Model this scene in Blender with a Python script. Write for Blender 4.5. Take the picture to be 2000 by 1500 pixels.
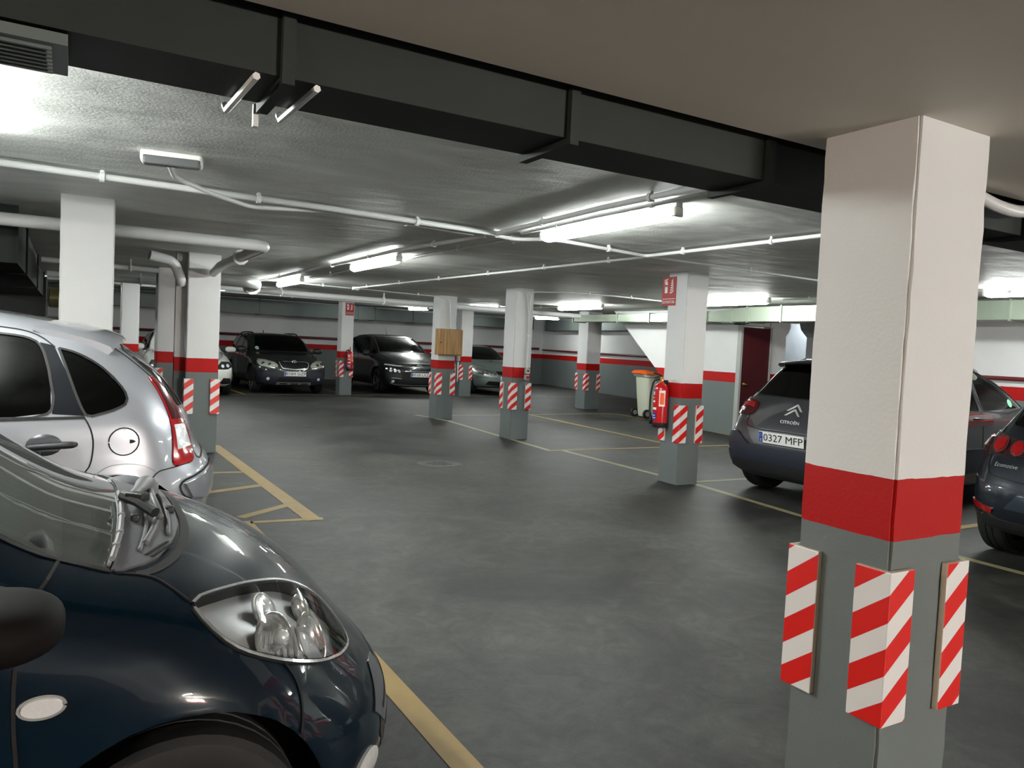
import bpy, bmesh, math, random
import numpy as np
from mathutils import Vector, Matrix
from mathutils.bvhtree import BVHTree
random.seed(7)
PI = math.pi
R = math.radians
for o in list(bpy.data.objects): bpy.data.objects.remove(o)
sc = bpy.context.scene
COL = sc.collection

# ---------------------------------------------------------------- camera
EYE = 1.38
th, pt, rl = R(30.1), R(2.69), R(2.75)
Fv = Vector((math.sin(th)*math.cos(pt), math.cos(th)*math.cos(pt), -math.sin(pt)))
R0 = Vector((math.cos(th), -math.sin(th), 0)); U0 = R0.cross(Fv)
Rv = math.cos(rl)*R0+math.sin(rl)*U0; Uv = math.cos(rl)*U0-math.sin(rl)*R0
cam = bpy.data.objects.new('camera', bpy.data.cameras.new('camera')); COL.objects.link(cam)
M = Matrix((Rv, Uv, -Fv)).transposed().to_4x4(); M.translation = (0, 0, EYE)
cam.matrix_world = M
cam.data.sensor_width = 36; cam.data.lens = 27.0; cam.data.clip_start = .05; cam.data.clip_end = 200
sc.camera = cam
# ---------------------------------------------------------------- world and exposure
w = bpy.data.worlds.new('world'); sc.world = w; w.use_nodes = True
w.node_tree.nodes['Background'].inputs[0].default_value = (.02, .022, .024, 1)
w.node_tree.nodes['Background'].inputs[1].default_value = 1
sc.view_settings.view_transform = 'Standard'; sc.view_settings.look = 'None'
sc.view_settings.exposure = 0.52; sc.view_settings.gamma = 1; sc.view_settings.use_curve_mapping = False
LAMP_POWER = 95.0           # emission strength of every lit tube diffuser
LAMP_COOL = (.96, 1, .965, 1)

# ---------------------------------------------------------------- materials
MATS = {}
def s2l(c):
    return tuple(((v/255+.055)/1.055)**2.4 if v/255 > .04045 else v/255/12.92 for v in c)+(1,)
def mat(name, col, rough=.5, metal=0., spec=.5, coat=0., coat_r=.05, bump=0., bscale=60., trans=0., ior=1.45, emis=None, est=0., var=0., vscale=3., alpha=1.):
    if name in MATS: return MATS[name]
    m = bpy.data.materials.new(name); m.use_nodes = True; nt = m.node_tree; b = nt.nodes['Principled BSDF']
    c = s2l(col) if max(col[:3]) > 1 else tuple(col)+(1,)
    b.inputs['Base Color'].default_value = c
    b.inputs['Roughness'].default_value = rough; b.inputs['Metallic'].default_value = metal
    b.inputs['Specular IOR Level'].default_value = spec; b.inputs['IOR'].default_value = ior
    b.inputs['Coat Weight'].default_value = coat; b.inputs['Coat Roughness'].default_value = coat_r
    b.inputs['Transmission Weight'].default_value = trans
    if emis: b.inputs['Emission Color'].default_value = emis; b.inputs['Emission Strength'].default_value = est
    if bump or var:
        tc = nt.nodes.new('ShaderNodeTexCoord')
    if bump:
        n = nt.nodes.new('ShaderNodeTexNoise'); n.inputs['Scale'].default_value = bscale; n.inputs['Detail'].default_value = 4
        bm_ = nt.nodes.new('ShaderNodeBump'); bm_.inputs['Strength'].default_value = bump; bm_.inputs['Distance'].default_value = .01
        nt.links.new(tc.outputs['Object'], n.inputs['Vector']); nt.links.new(n.outputs['Fac'], bm_.inputs['Height']); nt.links.new(bm_.outputs[0], b.inputs['Normal'])
    if var:
        n = nt.nodes.new('ShaderNodeTexNoise'); n.inputs['Scale'].default_value = vscale; n.inputs['Detail'].default_value = 5
        mx = nt.nodes.new('ShaderNodeMix'); mx.data_type = 'RGBA'
        mx.inputs[6].default_value = tuple(v*(1-var) for v in c[:3])+(1,); mx.inputs[7].default_value = tuple(min(1, v*(1+var)) for v in c[:3])+(1,)
        nt.links.new(tc.outputs['Object'], n.inputs['Vector']); nt.links.new(n.outputs['Fac'], mx.inputs[0]); nt.links.new(mx.outputs[2], b.inputs['Base Color'])
    MATS[name] = m; return m

def glass_mat(name, tint, rough=.0, ior=1.5, boost=1.0, film=0.):
    """thin automotive glass: tinted see-through mixed with a mirror coat by Fresnel"""
    if name in MATS: return MATS[name]
    m = bpy.data.materials.new(name); m.use_nodes = True; nt = m.node_tree; nt.nodes.clear()
    o = nt.nodes.new('ShaderNodeOutputMaterial'); t = nt.nodes.new('ShaderNodeBsdfTransparent'); g = nt.nodes.new('ShaderNodeBsdfGlossy')
    fr = nt.nodes.new('ShaderNodeFresnel'); fr.inputs[0].default_value = ior; mx = nt.nodes.new('ShaderNodeMixShader')
    t.inputs[0].default_value = tuple(tint)+(1,); g.inputs['Roughness'].default_value = rough
    ge = nt.nodes.new('ShaderNodeNewGeometry'); fb = nt.nodes.new('ShaderNodeMath'); fb.operation = 'MULTIPLY_ADD'; fb.inputs[1].default_value = -1; fb.inputs[2].default_value = 1; nt.links.new(ge.outputs['Backfacing'], fb.inputs[0])
    ft = nt.nodes.new('ShaderNodeMath'); ft.operation = 'MULTIPLY'; nt.links.new(fr.outputs[0], ft.inputs[0]); nt.links.new(fb.outputs[0], ft.inputs[1])   # only the outer face mirrors
    fr = ft
    if True:
        mm = nt.nodes.new('ShaderNodeMath'); mm.operation = 'MULTIPLY'; mm.use_clamp = True; mm.inputs[1].default_value = boost
        nt.links.new(fr.outputs[0], mm.inputs[0]); nt.links.new(mm.outputs[0], mx.inputs[0])
    nt.links.new(t.outputs[0], mx.inputs[1]); nt.links.new(g.outputs[0], mx.inputs[2]); nt.links.new(mx.outputs[0], o.inputs[0])
    if film:   # thin film of dust
        d = nt.nodes.new('ShaderNodeBsdfDiffuse'); d.inputs[0].default_value = (.55, .56, .54, 1); m2 = nt.nodes.new('ShaderNodeMixShader'); m2.inputs[0].default_value = film
        nt.links.new(mx.outputs[0], m2.inputs[1]); nt.links.new(d.outputs[0], m2.inputs[2]); nt.links.new(m2.outputs[0], o.inputs[0])
    MATS[name] = m; return m

WHITE, RED, GREY = (205, 206, 206), (160, 12, 10), (100, 107, 106)
def banded(name, z1, z0, white=WHITE, red=RED, grey=GREY, wob=.004, bump=.12, grime=.06):
    """painted masonry: white above z1, red band z0..z1, blue-grey below, by height in the world"""
    if name in MATS: return MATS[name]
    m = bpy.data.materials.new(name); m.use_nodes = True; nt = m.node_tree; b = nt.nodes['Principled BSDF']; L = nt.links.new
    g = nt.nodes.new('ShaderNodeNewGeometry'); sx = nt.nodes.new('ShaderNodeSeparateXYZ'); L(g.outputs['Position'], sx.inputs[0])
    n = nt.nodes.new('ShaderNodeTexNoise'); n.inputs['Scale'].default_value = 14; L(g.outputs['Position'], n.inputs['Vector'])
    ad = nt.nodes.new('ShaderNodeMath'); ad.operation = 'MULTIPLY_ADD'; L(n.outputs['Fac'], ad.inputs[0]); ad.inputs[1].default_value = wob*2; L(sx.outputs[2], ad.inputs[2])
    prev = None
    def gt(v):
        q = nt.nodes.new('ShaderNodeMath'); q.operation = 'GREATER_THAN'; L(ad.outputs[0], q.inputs[0]); q.inputs[1].default_value = v+wob; return q
    m1 = nt.nodes.new('ShaderNodeMix'); m1.data_type = 'RGBA'; m1.inputs[6].default_value = s2l(grey); m1.inputs[7].default_value = s2l(red); L(gt(z0).outputs[0], m1.inputs[0])
    m2 = nt.nodes.new('ShaderNodeMix'); m2.data_type = 'RGBA'; L(m1.outputs[2], m2.inputs[6]); m2.inputs[7].default_value = s2l(white); L(gt(z1).outputs[0], m2.inputs[0])
    n2 = nt.nodes.new('ShaderNodeTexNoise'); n2.inputs['Scale'].default_value = 2.2; n2.inputs['Detail'].default_value = 6; L(g.outputs['Position'], n2.inputs['Vector'])
    m3 = nt.nodes.new('ShaderNodeMix'); m3.data_type = 'RGBA'; m3.blend_type = 'MULTIPLY'; m3.inputs[0].default_value = grime*4
    L(m2.outputs[2], m3.inputs[6]); L(n2.outputs['Color'], m3.inputs[7])
    hs = nt.nodes.new('ShaderNodeMapRange'); hs.inputs[1].default_value = .3; hs.inputs[2].default_value = .8; hs.inputs[3].default_value = .75; hs.inputs[4].default_value = 1.; L(n2.outputs['Fac'], hs.inputs[0])
    L(hs.outputs[0], m3.inputs[7]); L(m3.outputs[2], b.inputs['Base Color'])
    n3 = nt.nodes.new('ShaderNodeTexNoise'); n3.inputs['Scale'].default_value = 90; n3.inputs['Detail'].default_value = 3; L(g.outputs['Position'], n3.inputs['Vector'])
    bp = nt.nodes.new('ShaderNodeBump'); bp.inputs['Strength'].default_value = bump; bp.inputs['Distance'].default_value = .006
    L(n3.outputs['Fac'], bp.inputs['Height']); L(bp.outputs[0], b.inputs['Normal']); b.inputs['Roughness'].default_value = .6; b.inputs['Specular IOR Level'].default_value = .2
    MATS[name] = m; return m

# ---------------------------------------------------------------- mesh helpers
def mk(name, V, F, m=None, parent=None, smooth=False, loc=None, mats=None, fm=None, sharp=None, noside=False):
    me = bpy.data.meshes.new(name); me.from_pydata([tuple(map(float, v)) for v in V], [], [tuple(map(int, f)) for f in F])
    for q in (mats or ([m] if m else [])): me.materials.append(q)
    if fm is not None: me.polygons.foreach_set('material_index', fm)
    if smooth: me.polygons.foreach_set('use_smooth', [True]*len(me.polygons))
    me.update()
    if sharp: me.set_sharp_from_angle(angle=R(sharp))
    o = bpy.data.objects.new(name, me); COL.objects.link(o)
    if parent: o.parent = parent
    if loc: o.location = loc
    return o
def empty(name, loc=(0, 0, 0), rz=0.):
    o = bpy.data.objects.new(name, None); COL.objects.link(o); o.location = loc; o.rotation_euler = (0, 0, rz); o.empty_display_size = .1
    return o
def tag(o, label=None, cat=None, group=None, kind=None):
    if label: o['label'] = label
    if cat: o['category'] = cat
    if group: o['group'] = group
    if kind: o['kind'] = kind
    return o
class MB:
    """collects shapes into one mesh"""
    def __init__(s): s.V = []; s.F = []; s.M = []
    def add(s, V, F, mi=0):
        n = len(s.V); s.V += [tuple(v) for v in V]; s.F += [tuple(i+n for i in f) for f in F]; s.M += [mi]*len(F); return s
    def box(s, c, d, mi=0, bev=0., rz=0.):
        bm = bmesh.new(); bmesh.ops.create_cube(bm, size=1)
        for v in bm.verts: v.co = Vector((v.co.x*d[0], v.co.y*d[1], v.co.z*d[2]))
        if bev: bmesh.ops.bevel(bm, geom=list(bm.edges), offset=bev, segments=3, affect='EDGES', profile=.6)
        if rz: bmesh.ops.rotate(bm, verts=bm.verts, cent=(0, 0, 0), matrix=Matrix.Rotation(rz, 3, 'Z'))
        bm.verts.index_update()
        s.add([(v.co.x+c[0], v.co.y+c[1], v.co.z+c[2]) for v in bm.verts], [[v.index for v in f.verts] for f in bm.faces], mi); bm.free(); return s
    def tube(s, pts, r, n=8, mi=0, caps=True, closed=False):
        P = [Vector(p) for p in pts]; N = len(P); rings = []; up = None
        for i, p in enumerate(P):
            if closed: t = (P[(i+1) % N]-P[i-1]).normalized()
            else: t = (P[min(i+1, N-1)]-P[max(i-1, 0)]).normalized()
            if up is None: up = t.orthogonal().normalized()
            up = (up-t*up.dot(t)).normalized(); sd = t.cross(up)
            rr = r[i] if isinstance(r, (list, tuple)) else r
            rings.append([p+(up*math.cos(2*PI*k/n)+sd*math.sin(2*PI*k/n))*rr for k in range(n)])
        V = [v for q in rings for v in q]; F = []
        for i in range(N if closed else N-1):
            a, b = i*n, ((i+1) % N)*n
            for k in range(n): F.append((a+k, a+(k+1) % n, b+(k+1) % n, b+k))
        if caps and not closed: F.append(tuple(range(n))[::-1]); F.append(tuple((N-1)*n+k for k in range(n)))
        return s.add(V, F, mi)
    def lathe(s, prof, n=24, axis='Z', c=(0, 0, 0), mi=0, caps=True):
        V = []; F = []
        for r, h in prof:
            for k in range(n):
                a = 2*PI*k/n; x, y = r*math.cos(a), r*math.sin(a)
                V.append({'Z': (x, y, h), 'Y': (x, h, y), 'X': (h, x, y)}[axis])
        V = [(v[0]+c[0], v[1]+c[1], v[2]+c[2]) for v in V]
        for i in range(len(prof)-1):
            for k in range(n): F.append((i*n+k, i*n+(k+1) % n, (i+1)*n+(k+1) % n, (i+1)*n+k))
        if caps: F.append(tuple(range(n))[::-1]); F.append(tuple((len(prof)-1)*n+k for k in range(n)))
        if axis == 'Y': F = [f[::-1] for f in F]
        return s.add(V, F, mi)
    def prism(s, poly, a, b, axis='Y', mi=0):
        """extrude a 2-D outline between a and b along an axis"""
        n = len(poly); mp = {'Y': lambda p, h: (p[0], h, p[1]), 'X': lambda p, h: (h, p[0], p[1]), 'Z': lambda p, h: (p[0], p[1], h)}[axis]
        V = [mp(p, a) for p in poly]+[mp(p, b) for p in poly]
        F = [tuple(range(n)), tuple(range(n, 2*n))[::-1]]+[(i, i+n, (i+1) % n+n, (i+1) % n) for i in range(n)]
        return s.add(V, F, mi)
    def build(s, name, m=None, parent=None, smooth=False, loc=None, mats=None, sharp=None):
        o = mk(name, s.V, s.F, m, parent, smooth, loc, mats, s.M if mats else None, None)
        bm = bmesh.new(); bm.from_mesh(o.data); bmesh.ops.recalc_face_normals(bm, faces=bm.faces); bm.to_mesh(o.data); bm.free()
        if sharp: o.data.set_sharp_from_angle(angle=R(sharp))
        return o
def rounded(pts, r=.06, n=5):
    """polyline with rounded bends"""
    P = [Vector(p) for p in pts]; out = [P[0]]
    for i in range(1, len(P)-1):
        a = (P[i-1]-P[i]); b = (P[i+1]-P[i]); d = min(r, a.length*.45, b.length*.45)
        p0 = P[i]+a.normalized()*d; p2 = P[i]+b.normalized()*d
        for k in range(n+1):
            t = k/n; out.append(p0*(1-t)**2+P[i]*2*t*(1-t)+p2*t*t)
    out.append(P[-1]); return out
def text(body, size, parent, loc, rot, m, name='lettering', ext=.0008, align='CENTER', sx=1.):
    cu = bpy.data.curves.new('t', 'FONT'); cu.body = body; cu.size = size; cu.extrude = ext; cu.align_x = align; cu.align_y = 'CENTER'; cu.resolution_u = 3; cu.offset = 0
    o = bpy.data.objects.new('t', cu); COL.objects.link(o)
    dg = bpy.context.evaluated_depsgraph_get(); me = bpy.data.meshes.new_from_object(o.evaluated_get(dg)); bpy.data.objects.remove(o)
    me.materials.clear(); me.materials.append(m)
    q = bpy.data.objects.new(name, me); COL.objects.link(q); q.parent = parent; q.location = loc; q.rotation_euler = rot; q.scale = (sx, 1, 1)
    return q
def part_copy(o):
    c = o.copy(); COL.objects.link(c); return c
def copy_tree(o, parent=None):
    c = part_copy(o); c.parent = parent
    for ch in [x for x in KIDS.get(o.name, [])] or list(o.children): copy_tree(ch, c)
    return c
KIDS = {}
# ---------------------------------------------------------------- car body surface (numeric)
def _catmull(pts, n=8, closed=True):
    P = np.array(pts, float); N = len(P); out = []
    rng = range(N) if closed else range(N-1)
    for i in rng:
        if closed:
            p0, p1, p2, p3 = P[(i-1) % N], P[i], P[(i+1) % N], P[(i+2) % N]
        else:
            p0, p1, p2, p3 = P[max(i-1, 0)], P[i], P[i+1], P[min(i+2, N-1)]
        d1 = max(np.linalg.norm(p1-p0), 1e-4)**.5; d2 = max(np.linalg.norm(p2-p1), 1e-4)**.5; d3 = max(np.linalg.norm(p3-p2), 1e-4)**.5
        m1 = (p1-p0)/d1-(p2-p0)/(d1+d2)+(p2-p1)/d2; m2 = (p2-p1)/d2-(p3-p1)/(d2+d3)+(p3-p2)/d3
        m1 = m1*d2; m2 = m2*d2
        for k in range(n):
            t = k/n
            out.append((2*t**3-3*t*t+1)*p1+(t**3-2*t*t+t)*m1+(-2*t**3+3*t*t)*p2+(t**3-t*t)*m2)
    if not closed: out.append(P[-1])
    return np.array(out)

def _sd(poly, x, z):
    """signed distance to a closed 2-D outline, negative inside"""
    A = poly; B = np.roll(poly, -1, 0)
    d2 = np.full(x.shape, 1e9); par = np.zeros(x.shape, bool)
    for (ax, az), (bx, bz) in zip(A, B):
        ex, ez = bx-ax, bz-az; L = ex*ex+ez*ez+1e-12
        t = np.clip(((x-ax)*ex+(z-az)*ez)/L, 0, 1)
        dx = x-ax-t*ex; dz = z-az-t*ez
        d2 = np.minimum(d2, dx*dx+dz*dz)
        if az != bz:
            c = ((az > z) != (bz > z)) & (x < ex*(z-az)/(bz-az)+ax)
            par ^= c
    d = np.sqrt(d2)
    return np.where(par, -d, d)

def _smax(a, b, k):
    h = np.maximum(k-np.abs(a-b), 0)/k
    return np.maximum(a, b)+h*h*k*.25

class Shape:
    def __init__(s, spec):
        s.sp = spec; s.poly = _catmull(spec['outline'], spec.get('sub', 5)); s.W = spec['W']/2; s.L = spec['L']
        s.gx0, s.gz0, s.gs = -s.L/2-1.2, -.6, .0125
        gx = np.arange(s.gx0, s.L/2+1.2, s.gs); gz = np.arange(s.gz0, 2.7, s.gs); GX, GZ = np.meshgrid(gx, gz, indexing='ij')
        s.G = _sd(s.poly, GX, GZ); s.G[1:-1, 1:-1] = (s.G[1:-1, 1:-1]*2+s.G[:-2, 1:-1]+s.G[2:, 1:-1]+s.G[1:-1, :-2]+s.G[1:-1, 2:])/6
        s.lat = np.array(spec['lat']); s.plan = np.array(spec['plan'])
    def sd(s, x, z):
        """distance to the outline read from the precomputed grid"""
        n, m = s.G.shape; u = np.minimum(np.maximum((x-s.gx0)/s.gs, 0), n-1.001); v = np.minimum(np.maximum((z-s.gz0)/s.gs, 0), m-1.001)
        i = u.astype(int); j = v.astype(int); u = u-i; v = v-j; G = s.G
        return (G[i, j]*(1-u)+G[i+1, j]*u)*(1-v)+(G[i, j+1]*(1-u)+G[i+1, j+1]*u)*v
    def lat_y(s, z):
        # smooth interpolation of the cross-section half width (ratio) by height
        t = s.lat; zz = np.clip(z, t[0, 0], t[-1, 0]); r = 0
        for dz in (-.03, -.015, 0, .015, .03): r = r+np.interp(zz+dz, t[:, 0], t[:, 1])
        return r/5
    def f(s, x, y, z):
        sp = s.sp; W = s.W; q = np.abs(y)/W
        fx = np.clip(x/(s.L/2), 0, 1.2); bx = np.clip(-x/(s.L/2), 0, 1.2)
        xx = x+sp.get('bf', .28)*fx**1.0*q**2.4-sp.get('bb', .2)*bx**1.5*q**2.6
        zz = z+sp.get('crown', .05)*q*q*np.clip((z-.5)/.4, 0, 1)
        a = s.sd(xx, zz)
        pl = np.interp(x, s.plan[:, 0], s.plan[:, 1]) if True else 1
        for dx in (-.08, .08): pl = pl+np.interp(x+dx, s.plan[:, 0], s.plan[:, 1])
        pl = pl/3
        wd = W*pl*s.lat_y(z-sp.get('bslope', 0)*x)
        for ax in sp['axles']:
            r = np.hypot(x-ax, z-sp['wr']); R = sp['wr']+.05
            wd = wd+sp.get('flare', .018)*np.exp(-((r-R)/.045)**2)*(z < 1)
        wd = wd+sp.get('crease', .006)*np.exp(-((z-sp.get('crz', .75)-sp.get('crs', 0)*x)/.02)**2)*0
        b = np.abs(y)-wd
        k = sp.get('k', .16)
        return _smax(a, b, k)
    def cast(s, O, D, tmax=4.0, n=90):
        O = np.array(O, float); D = np.array(D, float)
        D = D/np.linalg.norm(D, axis=1)[:, None]
        lo = np.zeros(len(O)); hit = np.zeros(len(O), bool); hi = np.full(len(O), tmax)
        prev = np.zeros(len(O))
        for t in np.linspace(0, tmax, n)[1:]:
            P = O+D*t; v = s.f(P[:, 0], P[:, 1], P[:, 2])
            new = (v < 0) & ~hit
            hi[new] = t; lo[new] = t-tmax/(n-1); hit |= new
        for _ in range(14):
            m = (lo+hi)/2; P = O+D*m[:, None]; v = s.f(P[:, 0], P[:, 1], P[:, 2])
            ins = v < 0; hi = np.where(ins, m, hi); lo = np.where(ins, lo, m)
        P = O+D*hi[:, None]
        return P, hit
    def grad(s, P, e=.01):
        x, y, z = P.T
        g = np.stack([s.f(x+e, y, z)-s.f(x-e, y, z), s.f(x, y+e, z)-s.f(x, y-e, z), s.f(x, y, z+e)-s.f(x, y, z-e)], 1)
        return g/(np.linalg.norm(g, axis=1)[:, None]+1e-9)
    def shell(s, off=0., nx=100, ny=30, nz=18, zmin=None, xr=None, c=.62):
        L, W = s.L/2, s.W; Hh = .75
        a = L-.5
        verts = {}; V = []; F = []
        def vid(i, j, k):
            key = (i, j, k)
            if key not in verts:
                verts[key] = len(V); V.append(((2*i/nx-1)*L, (2*j/ny-1)*W, (2*k/nz-1)*Hh))
            return verts[key]
        for i in range(nx):
            for j in range(ny):
                F.append((vid(i, j, 0), vid(i, j+1, 0), vid(i+1, j+1, 0), vid(i+1, j, 0)))
                F.append((vid(i, j, nz), vid(i+1, j, nz), vid(i+1, j+1, nz), vid(i, j+1, nz)))
        for i in range(nx):
            for k in range(nz):
                F.append((vid(i, 0, k), vid(i+1, 0, k), vid(i+1, 0, k+1), vid(i, 0, k+1)))
                F.append((vid(i, ny, k), vid(i, ny, k+1), vid(i+1, ny, k+1), vid(i+1, ny, k)))
        for j in range(ny):
            for k in range(nz):
                F.append((vid(0, j, k), vid(0, j, k+1), vid(0, j+1, k+1), vid(0, j+1, k)))
                F.append((vid(nx, j, k), vid(nx, j+1, k), vid(nx, j+1, k+1), vid(nx, j, k+1)))
        Q = np.array(V); O = np.zeros_like(Q); O[:, 0] = np.clip(Q[:, 0], -a, a); O[:, 2] = c
        Q[:, 2] += c
        if xr is not None:
            O[:, 0] = np.clip(Q[:, 0]*.9, xr[0]+.1, xr[1]-.1)
        D = Q-O; D /= np.linalg.norm(D, axis=1)[:, None]
        lo = np.zeros(len(Q)); hi = np.full(len(Q), 2.2)
        def ff(P):
            v = s.f(P[:, 0], P[:, 1], P[:, 2])+off
            if zmin is not None: v = np.maximum(v, zmin-P[:, 2])
            if xr is not None: v = np.maximum(v, np.maximum(xr[0]-P[:, 0], P[:, 0]-xr[1]))
            return v
        for _ in range(15):
            m = (lo+hi)/2; v = ff(O+D*m[:, None]); ins = v < 0
            lo = np.where(ins, m, lo); hi = np.where(ins, hi, m)
        return O+D*lo[:, None], F
# outline: centre-line side view (x forward, z up); lat: half-width ratio by height; plan: half-width ratio by length
LAT = lambda zb, zr, wr, lo=.9: [(.12, lo), (.25, .965), (.42, .992), (.62, 1.0), (zb-.08, .985), (zb, .95), (zb+.05, .925), (zr, wr), (zr+.2, wr-.15)]
SPEC_CITY = dict(L=3.43, W=1.63, wr=.275, axles=(1.05, -1.29), bf=.36, bb=.22, crown=.06, k=.17, sub=5,
    outline=[(1.50, .19), (1.62, .22), (1.69, .28), (1.705, .35), (1.685, .42), (1.63, .49), (1.55, .58), (1.47, .675), (1.355, .765), (1.2, .84), (1.0, .90), (.86, .95), (.74, 1.02), (.45, 1.21), (.15, 1.36), (-.12, 1.43), (-.5, 1.46), (-1.0, 1.44), (-1.35, 1.37), (-1.52, 1.2), (-1.62, 1.0), (-1.68, .8), (-1.715, .55), (-1.69, .3), (-1.5, .2), (-.5, .17), (.6, .17)],
    lat=LAT(.93, 1.42, .70), plan=[(-1.72, .9), (-1.2, .97), (-.5, 1), (.6, 1), (1.1, .985), (1.5, .93), (1.72, .86)])
SPEC_SILVER = dict(L=3.93, W=1.667, wr=.30, axles=(1.08, -1.44), bf=.34, bb=.24, crown=.06, k=.17, sub=5,
    outline=[(1.6, .2), (1.8, .25), (1.91, .36), (1.925, .5), (1.88, .66), (1.75, .79), (1.5, .89), (1.2, .97), (1.02, 1.02), (.85, 1.12), (.5, 1.34), (.2, 1.44), (-.1, 1.47), (-.5, 1.475), (-.9, 1.455), (-1.2, 1.41), (-1.36, 1.37), (-1.42, 1.34), (-1.56, 1.25), (-1.69, 1.14), (-1.78, 1.02), (-1.84, .91), (-1.875, .8), (-1.90, .74), (-1.965, .65), (-1.975, .5), (-1.92, .32), (-1.7, .22), (-.5, .18), (.6, .18)],
    lat=LAT(.98, 1.46, .72), plan=[(-1.93, .86), (-1.5, .95), (-1, .99), (0, 1), (.9, 1), (1.3, .97), (1.7, .92), (1.93, .86)])
def body_spec(L, W, H, nose, cowl, roof_f, roof_r, tail, wr, axles, zb, wrf=.72, **kw):
    """nose: hood front (x,z); cowl: windscreen foot; roof_f, roof_r: ends of the roof; tail: list of points from the roof down to the bumper"""
    h = L/2; nx, nz = nose
    o = [(h-.25, .2), (h-.08, .25), (h-.01, .36), (h, .5), (h-.03, nz-.1), (nx, nz), ((nx*.6+cowl[0]*.4), nz+(cowl[1]-nz)*.55), (cowl[0]+.12, cowl[1]-.015), (cowl[0], cowl[1]), (cowl[0]-.12, cowl[1]+.07),
         (cowl[0]*.5+roof_f[0]*.5, (cowl[1]+roof_f[1])/2+.05), (roof_f[0]+.1, roof_f[1]-.035), roof_f, ((roof_f[0]+roof_r[0])/2, H), roof_r]+list(tail)+[(-h, .5), (-h+.02, .36), (-h+.1, .25), (-h+.3, .2), (-.5, .18), (.6, .18)]
    d = dict(L=L, W=W, wr=wr, axles=axles, bf=.34, bb=.22, crown=.055, k=.16, sub=4, outline=o, lat=LAT(zb, H-.05, wrf), plan=[(-h, .88), (-h+.35, .955), (-1, .99), (0, 1), (.9, 1), (h-.6, .97), (h-.2, .92), (h, .87)])
    d.update(kw); return d
SPEC_ESTATE = body_spec(4.58, 1.77, 1.475, (2.10, .80), (1.0, 1.01), (.25, 1.43), (-1.6, 1.44), [(-1.85, 1.38), (-2.02, 1.15), (-2.13, .95), (-2.22, .8), (-2.27, .65)], .33, (1.42, -1.16), .95, .73)
SPEC_MPV = body_spec(4.44, 1.83, 1.60, (1.98, .86), (1.05, 1.12), (.15, 1.56), (-1.5, 1.54), [(-1.8, 1.45), (-1.98, 1.2), (-2.08, .98), (-2.16, .8), (-2.2, .65)], .33, (1.32, -1.46), 1.0, .70)
SPEC_WHITE = body_spec(4.28, 1.80, 1.45, (1.92, .76), (.85, 1.0), (.05, 1.41), (-1.2, 1.39), [(-1.55, 1.30), (-1.85, 1.08), (-2.0, .95), (-2.08, .8), (-2.12, .65)], .32, (1.28, -1.36), .93, .70)
SPEC_SALOON = body_spec(4.6, 1.80, 1.43, (2.02, .74), (.95, .97), (.1, 1.39), (-1.1, 1.38), [(-1.5, 1.24), (-1.9, 1.06), (-2.12, 1.0), (-2.24, .85), (-2.28, .65)], .32, (1.4, -1.3), .9, .69)
SPEC_CROSS = body_spec(4.16, 1.72, 1.45, (1.85, .84), (.95, 1.05), (.15, 1.41), (-1.2, 1.405), [(-1.38, 1.37), (-1.47, 1.325), (-1.66, 1.15), (-1.83, 1.0), (-1.93, .88), (-2.0, .76), (-2.06, .62)], .33, (1.2, -1.40), .97, .74, plan=[(-2.08, .93), (-1.7, .97), (-1, 1), (0, 1), (.9, 1), (1.5, .97), (1.9, .92), (2.08, .87)], bb=.16)
SPEC_NAVY = body_spec(3.95, 1.69, 1.44, (1.72, .78), (.85, 1.0), (.05, 1.40), (-1.1, 1.38), [(-1.35, 1.29), (-1.55, 1.10), (-1.70, .96), (-1.80, .88), (-1.88, .76), (-1.94, .62)], .31, (1.15, -1.31), .93, .70, bb=.26)
SPEC_DARK = body_spec(4.1, 1.72, 1.50, (1.8, .8), (.9, 1.03), (.1, 1.46), (-1.3, 1.45), [(-1.6, 1.3), (-1.85, 1.05), (-1.95, .9), (-2.0, .75), (-2.03, .62)], .31, (1.2, -1.32), .95, .72)
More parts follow.
